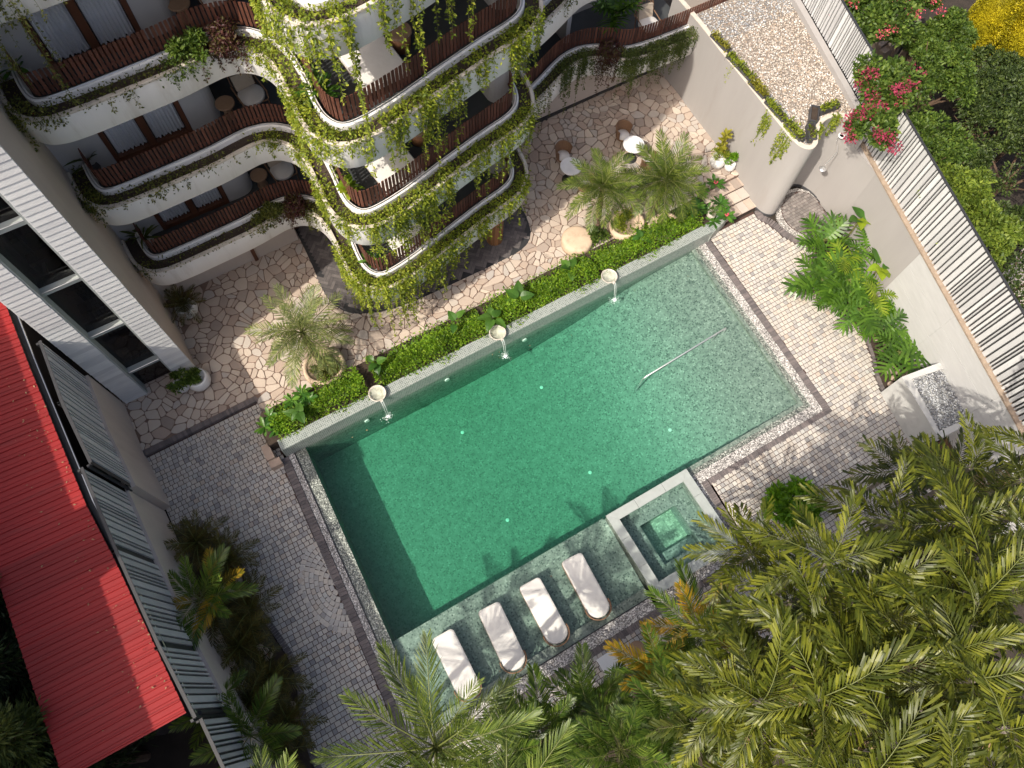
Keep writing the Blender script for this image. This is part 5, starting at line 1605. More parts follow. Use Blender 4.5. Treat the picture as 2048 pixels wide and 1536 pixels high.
def philo_mesh(name, mat, L=.55, seed=0):
    """deeply cut leaf: finger lobes off a midrib"""
    q = random.Random(seed); V = []; F = []
    nl = 7
    for i in range(nl):
        t = (i + .3) / nl; x = L * t
        for sd in (-1, 1):
            ln = L * (.30 + .34 * math.sin(math.pi * (t * .8 + .12))) * q.uniform(.9, 1.08); aa = rad(104 - 78 * t)
            d = np.array([math.cos(aa), sd * math.sin(aa), 0]); wv = np.array([-d[1], d[0], 0]); w_ = L * .058
            p = np.array([x, 0, -.10 * L * t * t]); n0 = len(V)
            dz = np.array([0, 0, 1.0])
            V += [p + wv * w_ * .9, p - wv * w_ * .9, p + d * ln * .6 + wv * w_ * .95 + dz * L * .03, p + d * ln * .6 - wv * w_ * .95 + dz * L * .03, p + d * ln + wv * w_ * .25 - dz * L * .05, p + d * ln - wv * w_ * .25 - dz * L * .05]
            F += [(n0, n0 + 1, n0 + 3, n0 + 2), (n0 + 2, n0 + 3, n0 + 5, n0 + 4)]
    n0 = len(V)
    V += [(-.04 * L, L * .07, 0), (-.04 * L, -L * .07, 0), (L * .5, L * .11, -.03 * L), (L * .5, -L * .11, -.03 * L), (L * 1.02, .03 * L, -.12 * L), (L * 1.02, -.03 * L, -.12 * L), (L * 1.25, 0, -.17 * L)]
    F += [(n0, n0 + 1, n0 + 3, n0 + 2), (n0 + 2, n0 + 3, n0 + 5, n0 + 4), (n0 + 4, n0 + 5, n0 + 6)]
    mb = MB(); mb.v = [tuple(v) for v in V]; mb.f = F; nf = len(F)
    mb.tube([(0, 0, -.003), (-.25 * L, 0, -.08 * L), (-.8 * L, 0, -.5 * L)], .011, 5)
    me = bpy.data.meshes.new(name); me.from_pydata(mb.v, [], mb.f); me.materials.append(MATS[mat]); me.materials.append(MATS['rachis'])
    mi = np.zeros(len(mb.f), dtype=np.int32); mi[nf:] = 1; me.polygons.foreach_set('material_index', mi); me.update()
    return me


def rosette(parent, top, meshes, n, seed, elev=(5, 60), name='leaf', scale=(.8, 1.15), spread=0., az_span=360, az0=0):
    q = random.Random(seed)
    for i in range(n):
        az = rad(az0 + az_span * ((i * .618034) % 1) + q.uniform(-10, 10)); el = rad(q.uniform(*elev)); s = q.uniform(*scale)
        d = Vector((math.cos(az), math.sin(az), 0)) * q.uniform(.2, 1) * spread
        inst(name, q.choice(meshes), parent, Matrix.Translation(Vector(top) + d + Vector((0, 0, q.uniform(-.05, .12) * (1 if spread else .3)))) @ Matrix.Rotation(az, 4, 'Z') @ Matrix.Rotation(-el, 4, 'Y') @ Matrix.Rotation(rad(q.uniform(-20, 20)), 4, 'X') @ Matrix.Scale(s, 4))


def shrub(name, label, base, rad_, mat, n=1500, size=.07, seed=1, cat='shrub', group=None, parent=None, pname='foliage', aspect=.5, z0=.0, shell=.3, clumps=10, stems=True):
    r = np.random.default_rng(seed)
    t = thing(name, label, cat, tuple(base), 0, group) if parent is None else parent
    c = Vector(base) + Vector((0, 0, z0 + rad_[2] * .85))
    v, f = lumpy_crown(tuple(c), rad_, clumps, n, size, r, .42, aspect, shell)
    ob_np(pname, v, f, mat, t)
    if stems:
        q = MB()
        for i in range(5):
            a = 1.256 * i; q.tube([Vector(base) + Vector((0, 0, z0)), c + Vector((math.cos(a) * rad_[0] * .5, math.sin(a) * rad_[1] * .5, 0))], [.015, .005], 5)
        q.build('stem', 'stem', t)
    return t


def strand(start, length, out, r, sway=.08):
    """path of a hanging stem"""
    k = max(4, int(length / .07)); p = np.array(start, float); o = np.array([out[0], out[1], 0.0])
    pts = [p.copy()]; side = r.normal(0, sway, 2)
    for i in range(k):
        f = i / k
        step = np.array([side[0] * .3 * math.sin(f * 5 + side[1] * 20), side[1] * .3 * math.sin(f * 4 + side[0] * 20), -1.0 + .6 * max(0, .12 - f)]) + o * max(0, .5 - f * 3.0)
        p = p + step / np.linalg.norm(step) * length / k; pts.append(p.copy())
    return np.array(pts)


def vine(name, label, k, i0, i1, clumps, mat, fill, seed, leaf=.062, fillh=.16, group='trailing vines in the balcony planters'):
    """plants of one balcony trough: low filling plus hanging strands.
    clumps: (index centre, half width in indices, strands, mean length, mat)"""
    r = np.random.default_rng(seed); z = ZB[k] + LIP
    i1 = min(i1, len(PC) - 1)
    nf = int(fill * (i1 - i0) * .07)
    ii = r.integers(i0, i1, nf)
    # patchy filling
    ph = np.sin(ii * .11 + seed) + np.sin(ii * .047 + seed * 2.3) + r.normal(0, .6, nf)
    ii = ii[ph > -.5]; nf = len(ii)
    n_ = r.uniform(-.06, .40, nf); pos = np.concatenate([PC[ii] + PN[ii] * n_[:, None], (z - .06 + r.uniform(0, 1, nf) ** 1.5 * fillh * (1 - np.abs(n_ - .2) * 1.2))[:, None]], 1)
    ax = np.concatenate([-PN[ii] * .4, np.full((nf, 1), .35)], 1)
    groups = {mat: [leaf_cloud(pos, ax, leaf, .5, .3, .7, None, r)]}
    stems = MB()
    for (ic, hw, ns, ml, mt) in clumps:
        for _ in range(ns):
            i = int(min(max(ic + r.normal(0, hw * .5), i0), i1)); s0 = PC[i] + PN[i] * r.uniform(-.02, .06)
            L = ml * min(2.2, float(r.lognormal(-.3, .55)))
            pth = strand((s0[0], s0[1], z + r.uniform(-.02, .05)), L, -PN[i], r)
            stems.tube([tuple(p) for p in pth[::2]], .0035, 3, False)
            m_ = max(3, int(L / .03)); t = np.sort(r.uniform(0, 1, m_)) * (len(pth) - 1)
            lp = np.stack([np.interp(t, np.arange(len(pth)), pth[:, c]) for c in range(3)], 1)
            sd = r.normal(0, 1, (m_, 3)) * [1, 1, .3]; sd[:, :2] += -PN[i] * .5
            groups.setdefault(mt or mat, []).append(leaf_cloud(lp + unit(sd) * .012, sd + [0, 0, -.35], leaf * .95, .48, .3, .35, np.array([-PN[i][0] * .8, -PN[i][1] * .8, .6]), r))
        # a mound where the strands spring from
        nm_ = int(ns * 14); jj = np.clip((ic + r.normal(0, hw * .5, nm_)).astype(int), i0, i1)
        nn2 = r.uniform(-.14, .35, nm_); pz = z - .05 + r.uniform(0, 1, nm_) * fillh * 1.5 * (1 - np.abs(nn2 - .1)) - np.maximum(0, -nn2) * 1.2
        pp = np.concatenate([PC[jj] + PN[jj] * nn2[:, None], pz[:, None]], 1)
        groups.setdefault(mt or mat, []).append(leaf_cloud(pp, np.concatenate([-PN[jj] * .7, np.full((nm_, 1), .2)], 1), leaf, .5, .3, .6, None, r))
    t = thing(name, label, 'vine', (float(PC[(i0 + i1) // 2][0]), float(PC[(i0 + i1) // 2][1]), z - .1), 0, group)
    for mt, parts in groups.items():
        v, f = join(parts); ob_np('foliage', v, f, mt, t)
    if stems.v: stems.build('stems', 'stem', t)
    return t


# ================================================================ PLANTS: THE HOTEL
J = IX
wl_ = 'vine'
vine('trailing_vine', 'yellow green vine pouring over the nose of the top bay balcony', 4, J(2.2, 12.9), J(6.5, 11.2), [(J(2.14, 11.7), 9, 26, 1.3, None), (J(2.25, 11.0), 5, 14, 1.5, None), (J(2.6, 10.6), 4, 10, 1.7, None), (J(3.15, 10.47), 4, 14, 1.6, None), (J(3.9, 10.55), 5, 9, 1.4, None), (J(4.6, 10.7), 5, 5, 1.9, None), (J(5.3, 10.9), 5, 5, 1.7, None), (J(5.8, 11.0), 3, 3, 1.3, None)], 'leaf_vine', 90, 41, .075)
vine('trailing_vine', 'yellow green vine hanging below the uppermost open bay balcony', 3, J(2.2, 12.9), J(8.6, 13.1), [(J(2.15, 11.9), 9, 30, 1.1, None), (J(2.3, 10.9), 7, 22, .8, None), (J(3.0, 10.48), 7, 14, .7, None), (J(4.0, 10.58), 7, 26, .9, None), (J(4.7, 10.75), 5, 26, 1.25, None), (J(5.4, 10.92), 6, 20, 1.0, None), (J(6.2, 11.1), 8, 16, .7, None), (J(7.3, 11.33), 8, 34, .9, None), (J(8.0, 11.62), 5, 14, .6, None)], 'leaf_vine', 110, 42, .075)
vine('trailing_vine', 'yellow green vine hanging below the middle bay balcony', 2, J(2.2, 12.9), J(8.6, 13.1), [(J(2.15, 11.9), 9, 26, .9, None), (J(2.3, 10.9), 7, 16, .7, None), (J(3.0, 10.48), 6, 20, 1.0, None), (J(3.6, 10.52), 6, 32, 1.2, None), (J(4.4, 10.65), 7, 32, 1.2, None), (J(5.2, 10.86), 6, 22, 1.0, None), (J(6.2, 11.1), 8, 22, .9, None), (J(7.2, 11.32), 8, 22, .8, None), (J(8.0, 11.62), 6, 20, .7, None)], 'leaf_vine', 120, 43, .075)
vine('trailing_vine', 'thick yellow green vine draping the lowest bay balcony above the terrace', 1, J(2.2, 12.9), J(8.6, 13.1), [(J(2.15, 11.9), 9, 30, 1.0, None), (J(2.25, 11.0), 6, 30, 1.1, None), (J(2.8, 10.52), 5, 26, 1.4, None), (J(3.5, 10.5), 6, 34, 1.3, None), (J(4.4, 10.65), 7, 34, 1.1, None), (J(5.3, 10.9), 9, 28, .8, None), (J(6.3, 11.12), 9, 26, .7, None), (J(7.3, 11.33), 9, 28, .7, None), (J(8.1, 11.7), 6, 22, .6, None)], 'leaf_vine', 150, 44, .075)
vine('trailing_vine', 'thin vine strands hanging from the top left balcony', 4, 0, J(.9, 14.1), [(J(-2.6, 14.1), 6, 16, 1.3, None), (J(-1.7, 13.97), 7, 14, 1.5, None), (J(-.9, 13.98), 4, 3, 1.2, None)], 'leaf_vine_dark', 140, 45)
vine('trailing_vine', 'green and purple foliage along the upper left balcony trough', 3, 0, J(2.2, 12.9), [(J(-2.85, 14.35), 6, 20, .5, None), (J(-2.3, 14), 6, 14, .25, None), (J(.6, 14.06), 8, 24, .35, 'leaf_tree'), (J(1.5, 14.1), 8, 44, .4, 'leaf_purple'), (J(2.1, 13.5), 6, 30, .4, 'leaf_vine'), (J(-1.0, 13.98), 10, 6, .6, None)], 'leaf_vine_dark', 170, 46, fillh=.2)
vine('trailing_vine', 'dry olive foliage along the middle left balcony trough', 2, 0, J(2.2, 12.9), [(J(-2.85, 14.35), 6, 22, .4, None), (J(-1.2, 13.98), 8, 10, .35, None), (J(.2, 14.02), 10, 12, .4, None), (J(1.8, 14.0), 6, 22, .35, 'leaf_vine'), (J(2.15, 13.3), 6, 26, .45, 'leaf_vine')], 'leaf_vine_dark', 190, 47)
vine('trailing_vine', 'green and purple foliage along the lowest left balcony trough', 1, 0, J(2.2, 12.9), [(J(-2.7, 14.2), 6, 8, .25, None), (J(.8, 14.08), 8, 20, .3, 'leaf_vine_dark'), (J(1.5, 14.1), 7, 42, .4, 'leaf_purple'), (J(2.0, 13.8), 6, 26, .4, 'leaf_vine_dark')], 'leaf_vine_dark', 160, 48)
vine('trailing_vine', 'olive foliage in the upper right wing trough', 2, J(8.5, 12.8), J(12.8, 14.8), [(J(8.8, 13.65), 6, 14, .5, 'leaf_vine'), (J(9.6, 14.1), 8, 12, .5, None), (J(11, 14.6), 10, 10, .4, None)], 'leaf_vine_dark', 150, 49)
vine('trailing_vine', 'dense grassy green and dark foliage spilling from the right wing balcony', 1, J(8.5, 12.8), J(16.6, 14.05), [(J(9.2, 13.95), 8, 16, .6, None), (J(10.3, 14.35), 12, 16, .8, None), (J(11.6, 14.88), 6, 40, .9, 'leaf_grassy'), (J(12.3, 14.95), 5, 34, 1.0, 'leaf_grassy'), (J(12.9, 14.7), 5, 40, .8, 'leaf_purple'), (J(13.7, 14.25), 7, 80, .8, 'leaf_grassy'), (J(14.6, 14.12), 7, 80, .7, 'leaf_grassy'), (J(15.5, 14.06), 7, 70, .6, 'leaf_grassy'), (J(16.3, 14.05), 5, 40, .5, 'leaf_grassy')], 'leaf_vine_dark', 260, 50, fillh=.22)

shrub('shrub', 'bushy dark green plant mounding over the upper left balcony arch', (.85, 14.25, ZB[3] + LIP - .1), (.55, .34, .3), 'leaf_tree', 1300, .09, 401, stems=False)
shrub('shrub', 'purple leaved plant spilling over the upper left balcony arch', (1.6, 14.2, ZB[3] + LIP - .1), (.5, .4, .3), 'leaf_purple', 1500, .08, 402, stems=False)
shrub('shrub', 'olive bush mounding over the lowest left balcony arch', (.95, 14.25, ZB[1] + LIP - .1), (.5, .3, .25), 'leaf_vine_dark', 1100, .08, 403, stems=False)
shrub('shrub', 'purple leaved plant spilling over the lowest left balcony arch', (1.65, 14.15, ZB[1] + LIP - .1), (.45, .36, .28), 'leaf_purple', 1300, .08, 404, stems=False)
shrub('shrub', 'dark purple plant in the right wing planter below the lobed-leaf plant', (13.0, 14.75, ZB[1] + LIP - .1), (.5, .4, .3), 'leaf_purple', 1500, .08, 405, stems=False)

# potted plants on the balconies
DATE = [frond_mesh('frond', 1.35, 38, .36, .025, .45, 'leaf_palm', 'feather', 62, .30, .10, s) for s in (1, 2, 3)]
DATEP = [frond_mesh('frond', 1.45, 36, .36, .024, .48, 'leaf_palm_pale', 'feather', 62, .30, .10, s) for s in (4, 5, 6)]
ARECA = [frond_mesh('frond', 1.6, 36, .50, .042, .38, 'leaf_areca', 'areca', 52, .45, .18, s) for s in (7, 8, 9)]
GOLD = [frond_mesh('frond', 1.5, 34, .48, .042, .40, 'leaf_areca_gold', 'areca', 52, .45, .18, s) for s in (10, 11)]
CYCAD = [frond_mesh('frond', 1.05, 42, .26, .020, .40, 'leaf_cycad', 'feather', 64, .25, .06, s) for s in (12, 13)]
FISH = [frond_mesh('frond', 1.5, 23, .38, .044, .5, 'leaf_fishtail', 'fishtail', 45, .25, .06, s, r0=.010) for s in (14, 15, 16, 22)]
FISHDRY = [frond_mesh('dry_frond', 1.4, 14, .34, .034, .55, 'dry_leaf', 'fishtail', 42, .1, .12, 23)]
FISHD = [frond_mesh('frond', 1.3, 15, .40, .060, .36, 'leaf_fishtail_dark', 'fishtail', 50, .22, .12, s) for s in (17, 18)]
COCO = [frond_mesh('frond', 2.3, 52, .58, .028, .30, 'leaf_palm', 'feather', 42, .35, .10, s, r0=.024) for s in (19, 20, 21)]
EAR = blade_mesh('ear_leaf', [(-.10, .05), (-.05, .13), (.02, .17), (.10, .165), (.2, .13), (.3, .07), (.38, .004)], 'leaf_ear', .18, .25, petiole=[(0, 0, -.003), (-.1, 0, -.1), (-.16, 0, -.42)])
EARB = blade_mesh('ear_leaf', [(-.10, .05), (-.05, .13), (.02, .17), (.10, .165), (.2, .13), (.3, .07), (.38, .004)], 'leaf_philo_bright', .18, .25, petiole=[(0, 0, -.003), (-.1, 0, -.1), (-.16, 0, -.42)])
PLUM = blade_mesh('whorl_leaf', [(0, .008), (.05, .022), (.12, .042), (.2, .05), (.26, .04), (.31, .003)], 'leaf_plumeria', .15, .2)
STRAP = blade_mesh('strap_leaf', [(0, .02), (.15, .035), (.35, .04), (.55, .025), (.68, .002)], 'leaf_grassy', .3, .35)
PHIL = [philo_mesh('lobed_leaf', 'leaf_philo', .78, s) for s in (1, 2)]
PHILB = [philo_mesh('lobed_leaf', 'leaf_philo_bright', .6, 3)]


def pot_plant(label, base, pr, ph, pmat, kind, seed=1, scale=1.):
    t = thing('potted_plant', label, 'potted plant', tuple(base), rnd.uniform(0, 6))
    MB().lathe([(pr * .55, 0), (pr * .9, ph * .2), (pr, ph * .5), (pr * .88, ph * .9), (pr * .82, ph), (pr * .72, ph), (pr * .7, ph * .86), (.0001, ph * .84)], (0, 0, 0), 26).build('pot', pmat, t, world=False, smooth=True)
    if kind == 'strap': rosette(t, (0, 0, ph), [STRAP], 16, seed, (15, 75), 'leaf', (.7 * scale, 1.1 * scale), .05)
    elif kind == 'ear': rosette(t, (0, 0, ph + .25), [EARB], 12, seed, (-5, 45), 'leaf', (.6 * scale, .95 * scale), .15)
    elif kind == 'plum': rosette(t, (0, 0, ph + .1), [PLUM], 26, seed, (0, 80), 'leaf', (.8 * scale, 1.2 * scale), .15)
    elif kind == 'bush':
        v, f = lumpy_crown((0, 0, ph + .12 * scale), (.30 * scale, .30 * scale, .2 * scale), 9, 700, .10, np.random.default_rng(seed), .4, .42, .2); ob_np('foliage', v, f, 'leaf_tree', t, False)
    elif kind == 'cycad': add_fronds(t, Vector((0, 0, ph)), CYCAD, 18, seed, (-5, 80), scale=(.55 * scale, .75 * scale))
    return t


pot_plant('strap-leaved plant on the middle left balcony near the tower', P(193, 346, F2) - Vector((0, -.1, 0)), .2, .3, 'box_metal', 'strap', 3, 1.05)
pot_plant('strap-leaved plant in a white bowl on the lowest left balcony near the tower', P(298, 490, F1) - Vector((0, -.05, 0)), .22, .34, 'ceramic_white', 'strap', 4, .9)
pot_plant('dark leafy plant in a white bowl on the upper left balcony near the tower', P(52, 165, F3), .25, .36, 'ceramic_white', 'plum', 5, 1.)
pot_plant('broad-leaved green plant on the uppermost open bay balcony nose', P(638, 190, F3 + .3) - Vector((0, 0, .3)), .17, .3, 'box_metal', 'plum', 6, 1.2)
pot_plant('bright green heart-leaved plant on the middle bay balcony nose', P(700, 385, F2 + .35) - Vector((0, 0, .35)), .18, .3, 'box_metal', 'ear', 7, .9)
pot_plant('trailing plant in a white round pot on the lowest bay balcony nose', P(745, 530, F1 + .3) - Vector((0, 0, .3)), .24, .32, 'ceramic_white', 'plum', 8, .9)
t = thing('philodendron', 'tall dark lobed-leaf plant behind the right wing railing', 'plant', tuple(P(1225, 60, F1)), 0)
rosette(t, (0, 0, .75), PHIL, 13, 9, (-5, 70), 'leaf', (.8, 1.2), .2)
pot_plant('spiky dark palm-like plant in a white pot under the left balconies', Vector((-2.55, 14.35, zp(-2.5))), .34, .46, 'ceramic_white', 'cycad', 10, 1.05)
pot_plant('round clipped plant in a large white pot at the foot of the tower', Vector((-3.12, 11.9, zp(-3))), .36, .48, 'ceramic_white', 'bush', 11, .8)
pot_plant('spreading dark leafy plant in a small white pot at the foot of the tower', Vector((-3.62, 12.02, zp(-3.6))), .24, .36, 'ceramic_white', 'bush', 12, 1.3)

# ================================================================ PLANTS: TERRACE
def round_bed(name, label, c, rx, ry, h, mat='pot_beige', n=28):
    t = thing(name, label, 'planter', tuple(c))
    pr = [(1.02, 0), (1.06, h * .5), (1.0, h), (.88, h), (.86, h - .08), (.0001, h - .08)]
    MB().lathe([(a * rx, z) for a, z in pr], (0, 0, 0), n, 1, ry / rx).build('pot', mat, t, world=False, smooth=True)
    return t


zA = zp(.4)
round_bed('round_planter', 'low beige round planter holding the single palm on the sunlit terrace', (.35, 10.40, zA), .62, .58, .42)
palm('pale feathery date palm standing alone in the beige planter by the left of the terrace', (.33, 10.42, zA + .3), (.22, 10.85, 2.15), DATEP, 26, 61, (-28, 82), .11, .085, 'date_palm', (.88, 1.08))
shrub('shrub', 'low leafy growth at the foot of the single terrace palm', (.35, 10.3, zA + .35), (.42, .36, .2), 'leaf_vine_dark', 700, .09, 62)
t = thing('stone_pouf', 'smooth round beige stone seat at the hedge, nearest the bay', 'seat', tuple(P(1152, 490, .3)))
MB().lathe([(.50, 0), (.53, .18), (.52, .34), (.48, .41), (.40, .435), (.0001, .44)], (0, 0, 0), 32).build('seat', 'pot_beige', t, world=False, smooth=True)
round_bed('round_planter', 'beige round planter between the paired palms', tuple(P(1250, 460, .3)), .60, .5, .44)
round_bed('round_planter', 'beige round planter beside the paired palms and the steps', tuple(P(1322, 462, .3)), .55, .42, .42)
b1 = P(1192, 462, .45); palm('green date palm leaning over the shaded café table, left of the pair', b1, (b1.x + .08, b1.y + .25, 2.45), DATE, 26, 63, (-25, 82), .10, .08, 'date_palm', (.85, 1.02))
b2 = P(1300, 440, .45); palm('green date palm with the widest crown, beside the sunlit café table', b2, (b2.x + .2, b2.y + .1, 2.35), DATE, 34, 64, (-32, 82), .10, .08, 'date_palm', (.9, 1.12))
shrub('shrub', 'yellow green fine-leaved shrub under the paired palms', P(1250, 450, .45), (.5, .42, .35), 'leaf_vine', 1800, .06, 65)
shrub('shrub', 'dark green ground plants at the foot of the left paired palm', P(1190, 478, .45), (.45, .4, .25), 'leaf_tree', 1100, .08, 66)
# pots by the block wall
pA = P(1432, 330, zp(15.5)); pB = P(1457, 338, zp(15.6))
t = pot_plant('variegated yellow ficus and ferny growth in a white globe pot by the rendered block', pA, .27, .44, 'ceramic_white', 'none')
shrub('x', None, pA, (.34, .30, .22), 'leaf_vine', 1100, .05, 67, parent=t, z0=.38, pname='foliage')
tf = thing('rubber_plant', 'yellow green rubber plant rising above the white globe pots', 'plant', tuple(pA + Vector((.02, .1, .4))))
MB().tube([(0, 0, 0), (.08, .1, .5), (.12, .12, 1.0)], [.02, .015, .01], 6).build('stem', 'stem', tf, world=False)
FIC = blade_mesh('oval_leaf', [(0, .005), (.04, .035), (.1, .05), (.16, .035), (.2, .003)], 'leaf_ficus', .15, .2)
for i in range(7): rosette(tf, (.02 + .02 * i + rnd.uniform(-.13, .13), .02 * i + rnd.uniform(-.13, .13), .3 + .11 * i), [FIC], 8, 70 + i, (5, 65), 'leaf', (.8, 1.15), .03)
t = pot_plant('bushy green plant in the smaller white globe pot by the rendered block', pB, .19, .34, 'ceramic_white', 'none')
shrub('x', None, pB, (.25, .22, .24), 'leaf_bush', 900, .06, 68, parent=t, z0=.3, pname='foliage')

# plumerias by the steps
for i, (px, py, z, lb) in enumerate(((1430, 368, .9, 'plumeria with one red blossom over the top of the steps'), (1440, 408, .85, 'plumeria with broad leaves beside the middle steps'), (1452, 432, .75, 'plumeria with pink blossoms at the end of the planter wall'), (1392, 415, .9, 'plumeria with dark leaves behind the planter wall end'))):
    p = P(px, py, z); b = Vector((p.x - .15, p.y + .1, .3))
    t = thing('plumeria', lb, 'shrub', tuple(b))
    rel = Vector((p.x, p.y, z)) - b
    MB().tube([(0, 0, 0), rel * .5 + Vector((0, 0, .05)), rel], [.025, .02, .015], 6).build('stem', 'bark_grey', t, world=False)
    rosette(t, rel, [PLUM], 13, 80 + i, (-5, 40), 'leaf', (.95, 1.25))
    MB().tube([(0, 0, 0), rel * .6 + Vector((-.3, .05, -.05))], [.02, .012], 6).build('stem', 'bark_grey', t, world=False)
    rosette(t, rel * .6 + Vector((-.32, .06, -.03)), [PLUM], 11, 90 + i, (0, 45), 'leaf', (.8, 1.1))
    if i in (0, 2):
        q = MB(); r_ = random.Random(i)
        for j in range(9):
            a = r_.uniform(0, 6.28); q.blob((rel.x + .05 * math.cos(a), rel.y + .05 * math.sin(a), rel.z + .08 + r_.uniform(0, .05)), (.028, .028, .015), j, 6, 4)
        q.build('blossom', 'flower_pink', t, world=False)
pot_plant('grassy tuft in a small stone bowl on the end of the planter wall', P(1421, 432, .53), .16, .2, 'bowl_stone', 'strap', 13, .35)

# hedge in the planter
def hedge(label, x0, x1, seed, n, mat='leaf_hedge'):
    r = np.random.default_rng(seed)
    x = r.uniform(x0, x1, n); y = 9.30 + r.normal(0, .27, n); y = np.clip(y, 8.66, 9.98)
    top = .86 + .10 * np.sin(x * 2.3) + .07 * np.sin(x * 5.1 + 1) + .08 * np.sin(y * 7) - 0.55 * np.abs(y - 9.34) ** 1.6
    z = top - r.exponential(.05, n)
    ax = np.stack([r.normal(0, .5, n), (y - 9.4) * 1.2, np.full(n, .8)], 1)
    v, f = leaf_cloud(np.stack([x, y, z], 1), ax, .062, .72, .15, .55, None, r)
    t = thing('hedge', label, 'hedge', ((x0 + x1) / 2, 9.4, .5)); ob_np('foliage', v, f, mat, t)
    q = MB()
    for xx in np.arange(x0 + .1, x1 - .1, .22): q.tube([(xx, 9.3 + r.uniform(-.2, .2), .48), (xx + r.uniform(-.05, .05), 9.3 + r.uniform(-.2, .2), .8)], .008, 4, False)
    q.build('stems', 'stem', t)


hedge('low bright green hedge between the left deck corner and the first spout bowl', -1.75, 1.15, 101, 6500)
hedge('low bright green hedge between the first and middle spout bowls', 1.5, 5.3, 102, 10500)
hedge('low bright green hedge between the middle and last spout bowls', 5.5, 9.4, 103, 10500)
hedge('low bright green hedge between the last spout bowl and the steps', 9.5, 13.5, 104, 9500)
for i, (px, py, n, s, lb) in enumerate(((1035, 600, 4, 1.0, 'heart-leaved plant rising from the hedge above the middle spout bowl'), (985, 640, 5, .9, 'heart-leaved plant beside the middle spout bowl'), (910, 645, 3, .75, 'heart-leaved plant in the hedge left of the middle spout bowl'), (1140, 540, 4, .85, 'heart-leaved plant in the hedge close to the last spout bowl'), (755, 730, 4, .8, 'heart-leaved plant above the first spout bowl'), (600, 830, 4, .8, 'heart-leaved plant at the deck end of the hedge'), (1280, 480, 3, .7, 'heart-leaved plant in the hedge under the paired palms'))):
    p = P(px, py, .85); t = thing('elephant_ear', lb, 'plant', (p.x, p.y, .5), rnd.uniform(0, 6), 'heart-leaved plants in the hedge')
    rosette(t, (0, 0, .5), [EAR], n, 110 + i, (-10, 35), 'leaf', (.75 * s, 1.05 * s), .22)
for i, (px, py) in enumerate(((545, 845), (600, 800))):
    p = P(px, py, .75); t = thing('plumeria', ['glossy whorled plumeria overhanging the left deck', 'glossy whorled plumeria between the hedge end and the single palm'][i], 'shrub', (p.x, p.y, .4))
    MB().tube([(0, 0, 0), (0, 0, .35)], .025, 6).build('stem', 'bark_grey', t, world=False)
    for j in range(4):
        a = j * 1.6 + i; rosette(t, (.26 * math.cos(a), .22 * math.sin(a), .32), [PLUM], 10, 120 + i * 5 + j, (-5, 45), 'leaf', (.75, 1.1))
        MB().tube([(0, 0, .2), (.26 * math.cos(a), .22 * math.sin(a), .32)], .014, 6).build('branch', 'bark_grey', t, world=False)

# roof-edge plants on the block
def roof_vine(label, b, n, mat, strands, seed, h=.2):
    x, y, w_, l_, rz = boxes[b]; r = np.random.default_rng(seed)
    lx_ = r.uniform(-w_ / 2, w_ / 2, n); ly_ = r.uniform(-l_ / 2, l_ / 2, n)
    px_ = x + lx_ * math.cos(rz) - ly_ * math.sin(rz); py_ = y + lx_ * math.sin(rz) + ly_ * math.cos(rz)
    parts = [leaf_cloud(np.stack([px_, py_, RZ + .04 + r.uniform(0, 1, n) ** 1.5 * h], 1), np.tile([-.2, 0, .6], (n, 1)), .08, .5, .3, .6, None, r)]
    st_ = MB()
    for (yy, L, dx) in strands:
        j = int(np.argmin((OUT[:, 0] - (x - .2 + dx)) ** 2 + (OUT[:, 1] - yy) ** 2)); s0 = OUT[j]
        for _ in range(11):
            pth = strand((s0[0] + ON[j][0] * .1, s0[1] + r.uniform(-.1, .1), RZ + .05), L * r.uniform(.5, 1.1), -ON[j] * 1.3, r, .35)
            st_.tube([tuple(q_) for q_ in pth[::2]], .004, 3, False)
            m_ = int(L / .025); t_ = np.sort(r.uniform(0, 1, m_)) * (len(pth) - 1)
            lp_ = np.stack([np.interp(t_, np.arange(len(pth)), pth[:, c]) for c in range(3)], 1)
            sd = r.normal(0, 1, (m_, 3)); parts.append(leaf_cloud(lp_, sd + [-.3, 0, -.2], .065, .5, .3, .3, np.array([-.8, 0, .6]), r))
    t = thing('trough_plant', label, 'plant', (x, y, RZ - .1), 0, 'plants in the roof troughs')
    v, f = join(parts); ob_np('foliage', v, f, mat, t)
    if st_.v: st_.build('stems', 'stem', t)


roof_vine('short yellow green plant in the roof trough farthest from the shower', 0, 260, 'leaf_ficus', [], 131, .16)
roof_vine('yellow green plant with one short trailing strand on the gravel roof edge', 1, 420, 'leaf_vine', [(12.2, .9, 0)], 132, .14)
roof_vine('bright yellow green low shrub in the middle roof trough', 2, 420, 'leaf_ficus', [], 133, .2)
roof_vine('long trailing plant hanging down the rendered wall from the roof edge', 3, 260, 'leaf_vine', [(10.1, 1.5, 0), (9.9, 1.2, 0)], 134, .16)
roof_vine('feathery plant trailing down near the rounded parapet nose', 4, 260, 'leaf_vine', [(9.35, 1.3, 0), (9.1, 1.5, 0), (8.95, 1.2, 0)], 135, .18)
roof_vine('plant trailing over the concave parapet towards the shower', 5, 60, 'leaf_vine', [(8.5, 1.0, .7), (8.65, 1.0, .8)], 136, .14)
roof_vine('plant trailing from the concave parapet above the shower head', 7, 200, 'leaf_vine', [(9.0, .8, .1), (8.95, .7, .3)], 137, .14)

